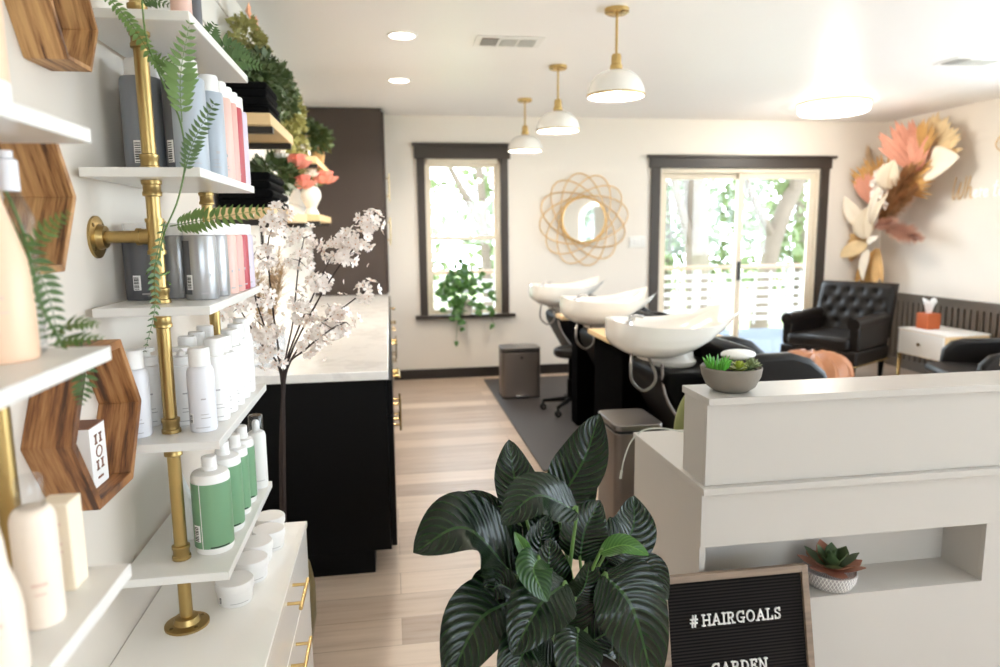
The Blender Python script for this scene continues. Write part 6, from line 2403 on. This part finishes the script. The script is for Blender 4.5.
# low lounge chair at the right
t = thing('lounge_chair', (0, 0, 0), 'low black leather lounge chair with rounded arms beside the white side table', 'armchair', local=True)
b = MB()
b.prism([(-0.40, 0.40), (-0.385, 0.445), (-0.34, 0.46), (0.28, 0.44), (0.30, 0.36), (-0.36, 0.36)], 0, -0.27, 0.27)
b.build('seat', 'black_leather', t, bevel=0.02, seg=3)
for s in (-1, 1):
    b = MB()
    pr = [(-0.22, 0.30), (-0.27, 0.42), (-0.26, 0.54), (-0.20, 0.605), (-0.12, 0.625), (0.30, 0.64), (0.33, 0.30)]
    b.prism(pr, 0, s * 0.315 - 0.045, s * 0.315 + 0.045)
    b.build('armrest', 'black_leather', t, bevel=0.03, seg=4)
b = MB()
b.prism([(0.20, 0.40), (0.26, 0.70), (0.32, 0.80), (0.40, 0.80), (0.42, 0.74), (0.34, 0.36)], 0, -0.27, 0.27)
b.build('backrest', 'black_leather', t, bevel=0.03, seg=3)
for sx_ in (-1, 1):
    for yy in (-0.2, 0.28):
        b = MB()
        b.tube([(sx_ * 0.27, yy, 0.36), (sx_ * 0.29, yy, 0.0)], [0.018, 0.012], 10)
        b.build('leg', 'black_gloss', t)
t.rotation_euler = (0, 0, R(-112))
t.location = (4.235, 4.20, 0.001)

# pothos on the window sill
t = thing('pothos_plant', (0.70, BY - 0.035, 0.645), 'trailing pothos in a white pot on the window sill', 'plant')
b = MB()
px_, py_ = 0.735, BY - 0.05
b.lathe([(0.0, 0.6455), (0.05, 0.6455), (0.062, 0.66), (0.072, 0.80), (0.066, 0.80), (0.06, 0.78), (0.0, 0.775)], (px_, py_, 0), 28)
b.build('pot', 'white_ceramic', t)
rg = random.Random(17)
ends = [(0.42, 0.87, -0.05), (0.50, 0.98, -0.06), (0.56, 1.05, -0.02), (0.62, 1.10, -0.03), (0.68, 1.15, -0.05), (0.76, 1.10, -0.05), (0.86, 1.02, -0.05), (0.98, 0.93, -0.06), (1.02, 0.78, -0.06), (0.52, 0.80, -0.10), (0.46, 0.70, -0.10),
        (0.58, 0.75, -0.12), (0.62, 0.90, -0.12), (0.80, 0.92, -0.10), (0.88, 0.66, -0.14), (1.0, 0.55, -0.13), (0.70, 0.95, -0.12), (0.55, 0.62, -0.12), (0.62, 0.40, -0.12), (0.66, 0.50, -0.12)]
for i, (x, z, dy) in enumerate(ends):
    b = MB()
    p0 = Vector((px_ + rg.uniform(-0.03, 0.03), py_, 0.78))
    p1 = Vector((x, py_ + dy + 0.02, z))
    top = p0.lerp(p1, 0.4) + Vector((0, -0.02, 0.10 if z > 0.7 else 0.06))
    if z < 0.7:
        mid = Vector((lerp(px_, x, 0.7), py_ - 0.09, 0.72))
        path = bez([p0, top, mid, p1], 14)
    else:
        path = bez([p0, top, p1], 10)
    b.tube(path, 0.0028, 5)
    st = b.build('vine', 'stem_green', t)
    b = MB()
    for k in range(6 if z > 0.7 else 6):
        p = path[max(1, len(path) - 1 - k * (1 if z > 0.7 else 2))]
        v = Vector((rg.uniform(-1, 1), rg.uniform(-0.6, 0.1), rg.uniform(-0.7, 0.5))).normalized()
        L = rg.uniform(0.06, 0.10)
        leaf(b, [p, p + v * L * 0.5 + Vector((0, -0.01, 0.012)), p + v * L], L * 0.72, (rg.uniform(-0.4, 0.4), -0.9, 0.5), n=8, c=2, fold=0.2)
    b.build('foliage', 'pothos_green', st, recalc=False)
t = thing('blue_tray', (0.86, BY - 0.03, 0.645), 'flat pale blue tray lying on the window sill under the pothos', 'tray')
b = MB()
b.prism([(0.56, BY - 0.055), (1.04, BY - 0.055), (1.04, BY + 0.0), (0.56, BY + 0.0)], 2, 0.6452, 0.6495)
b.build('tray_sheet', 'blue_tray_paint' if 'blue_tray_paint' in MATS else 'planter_pale', t, bevel=0.001)
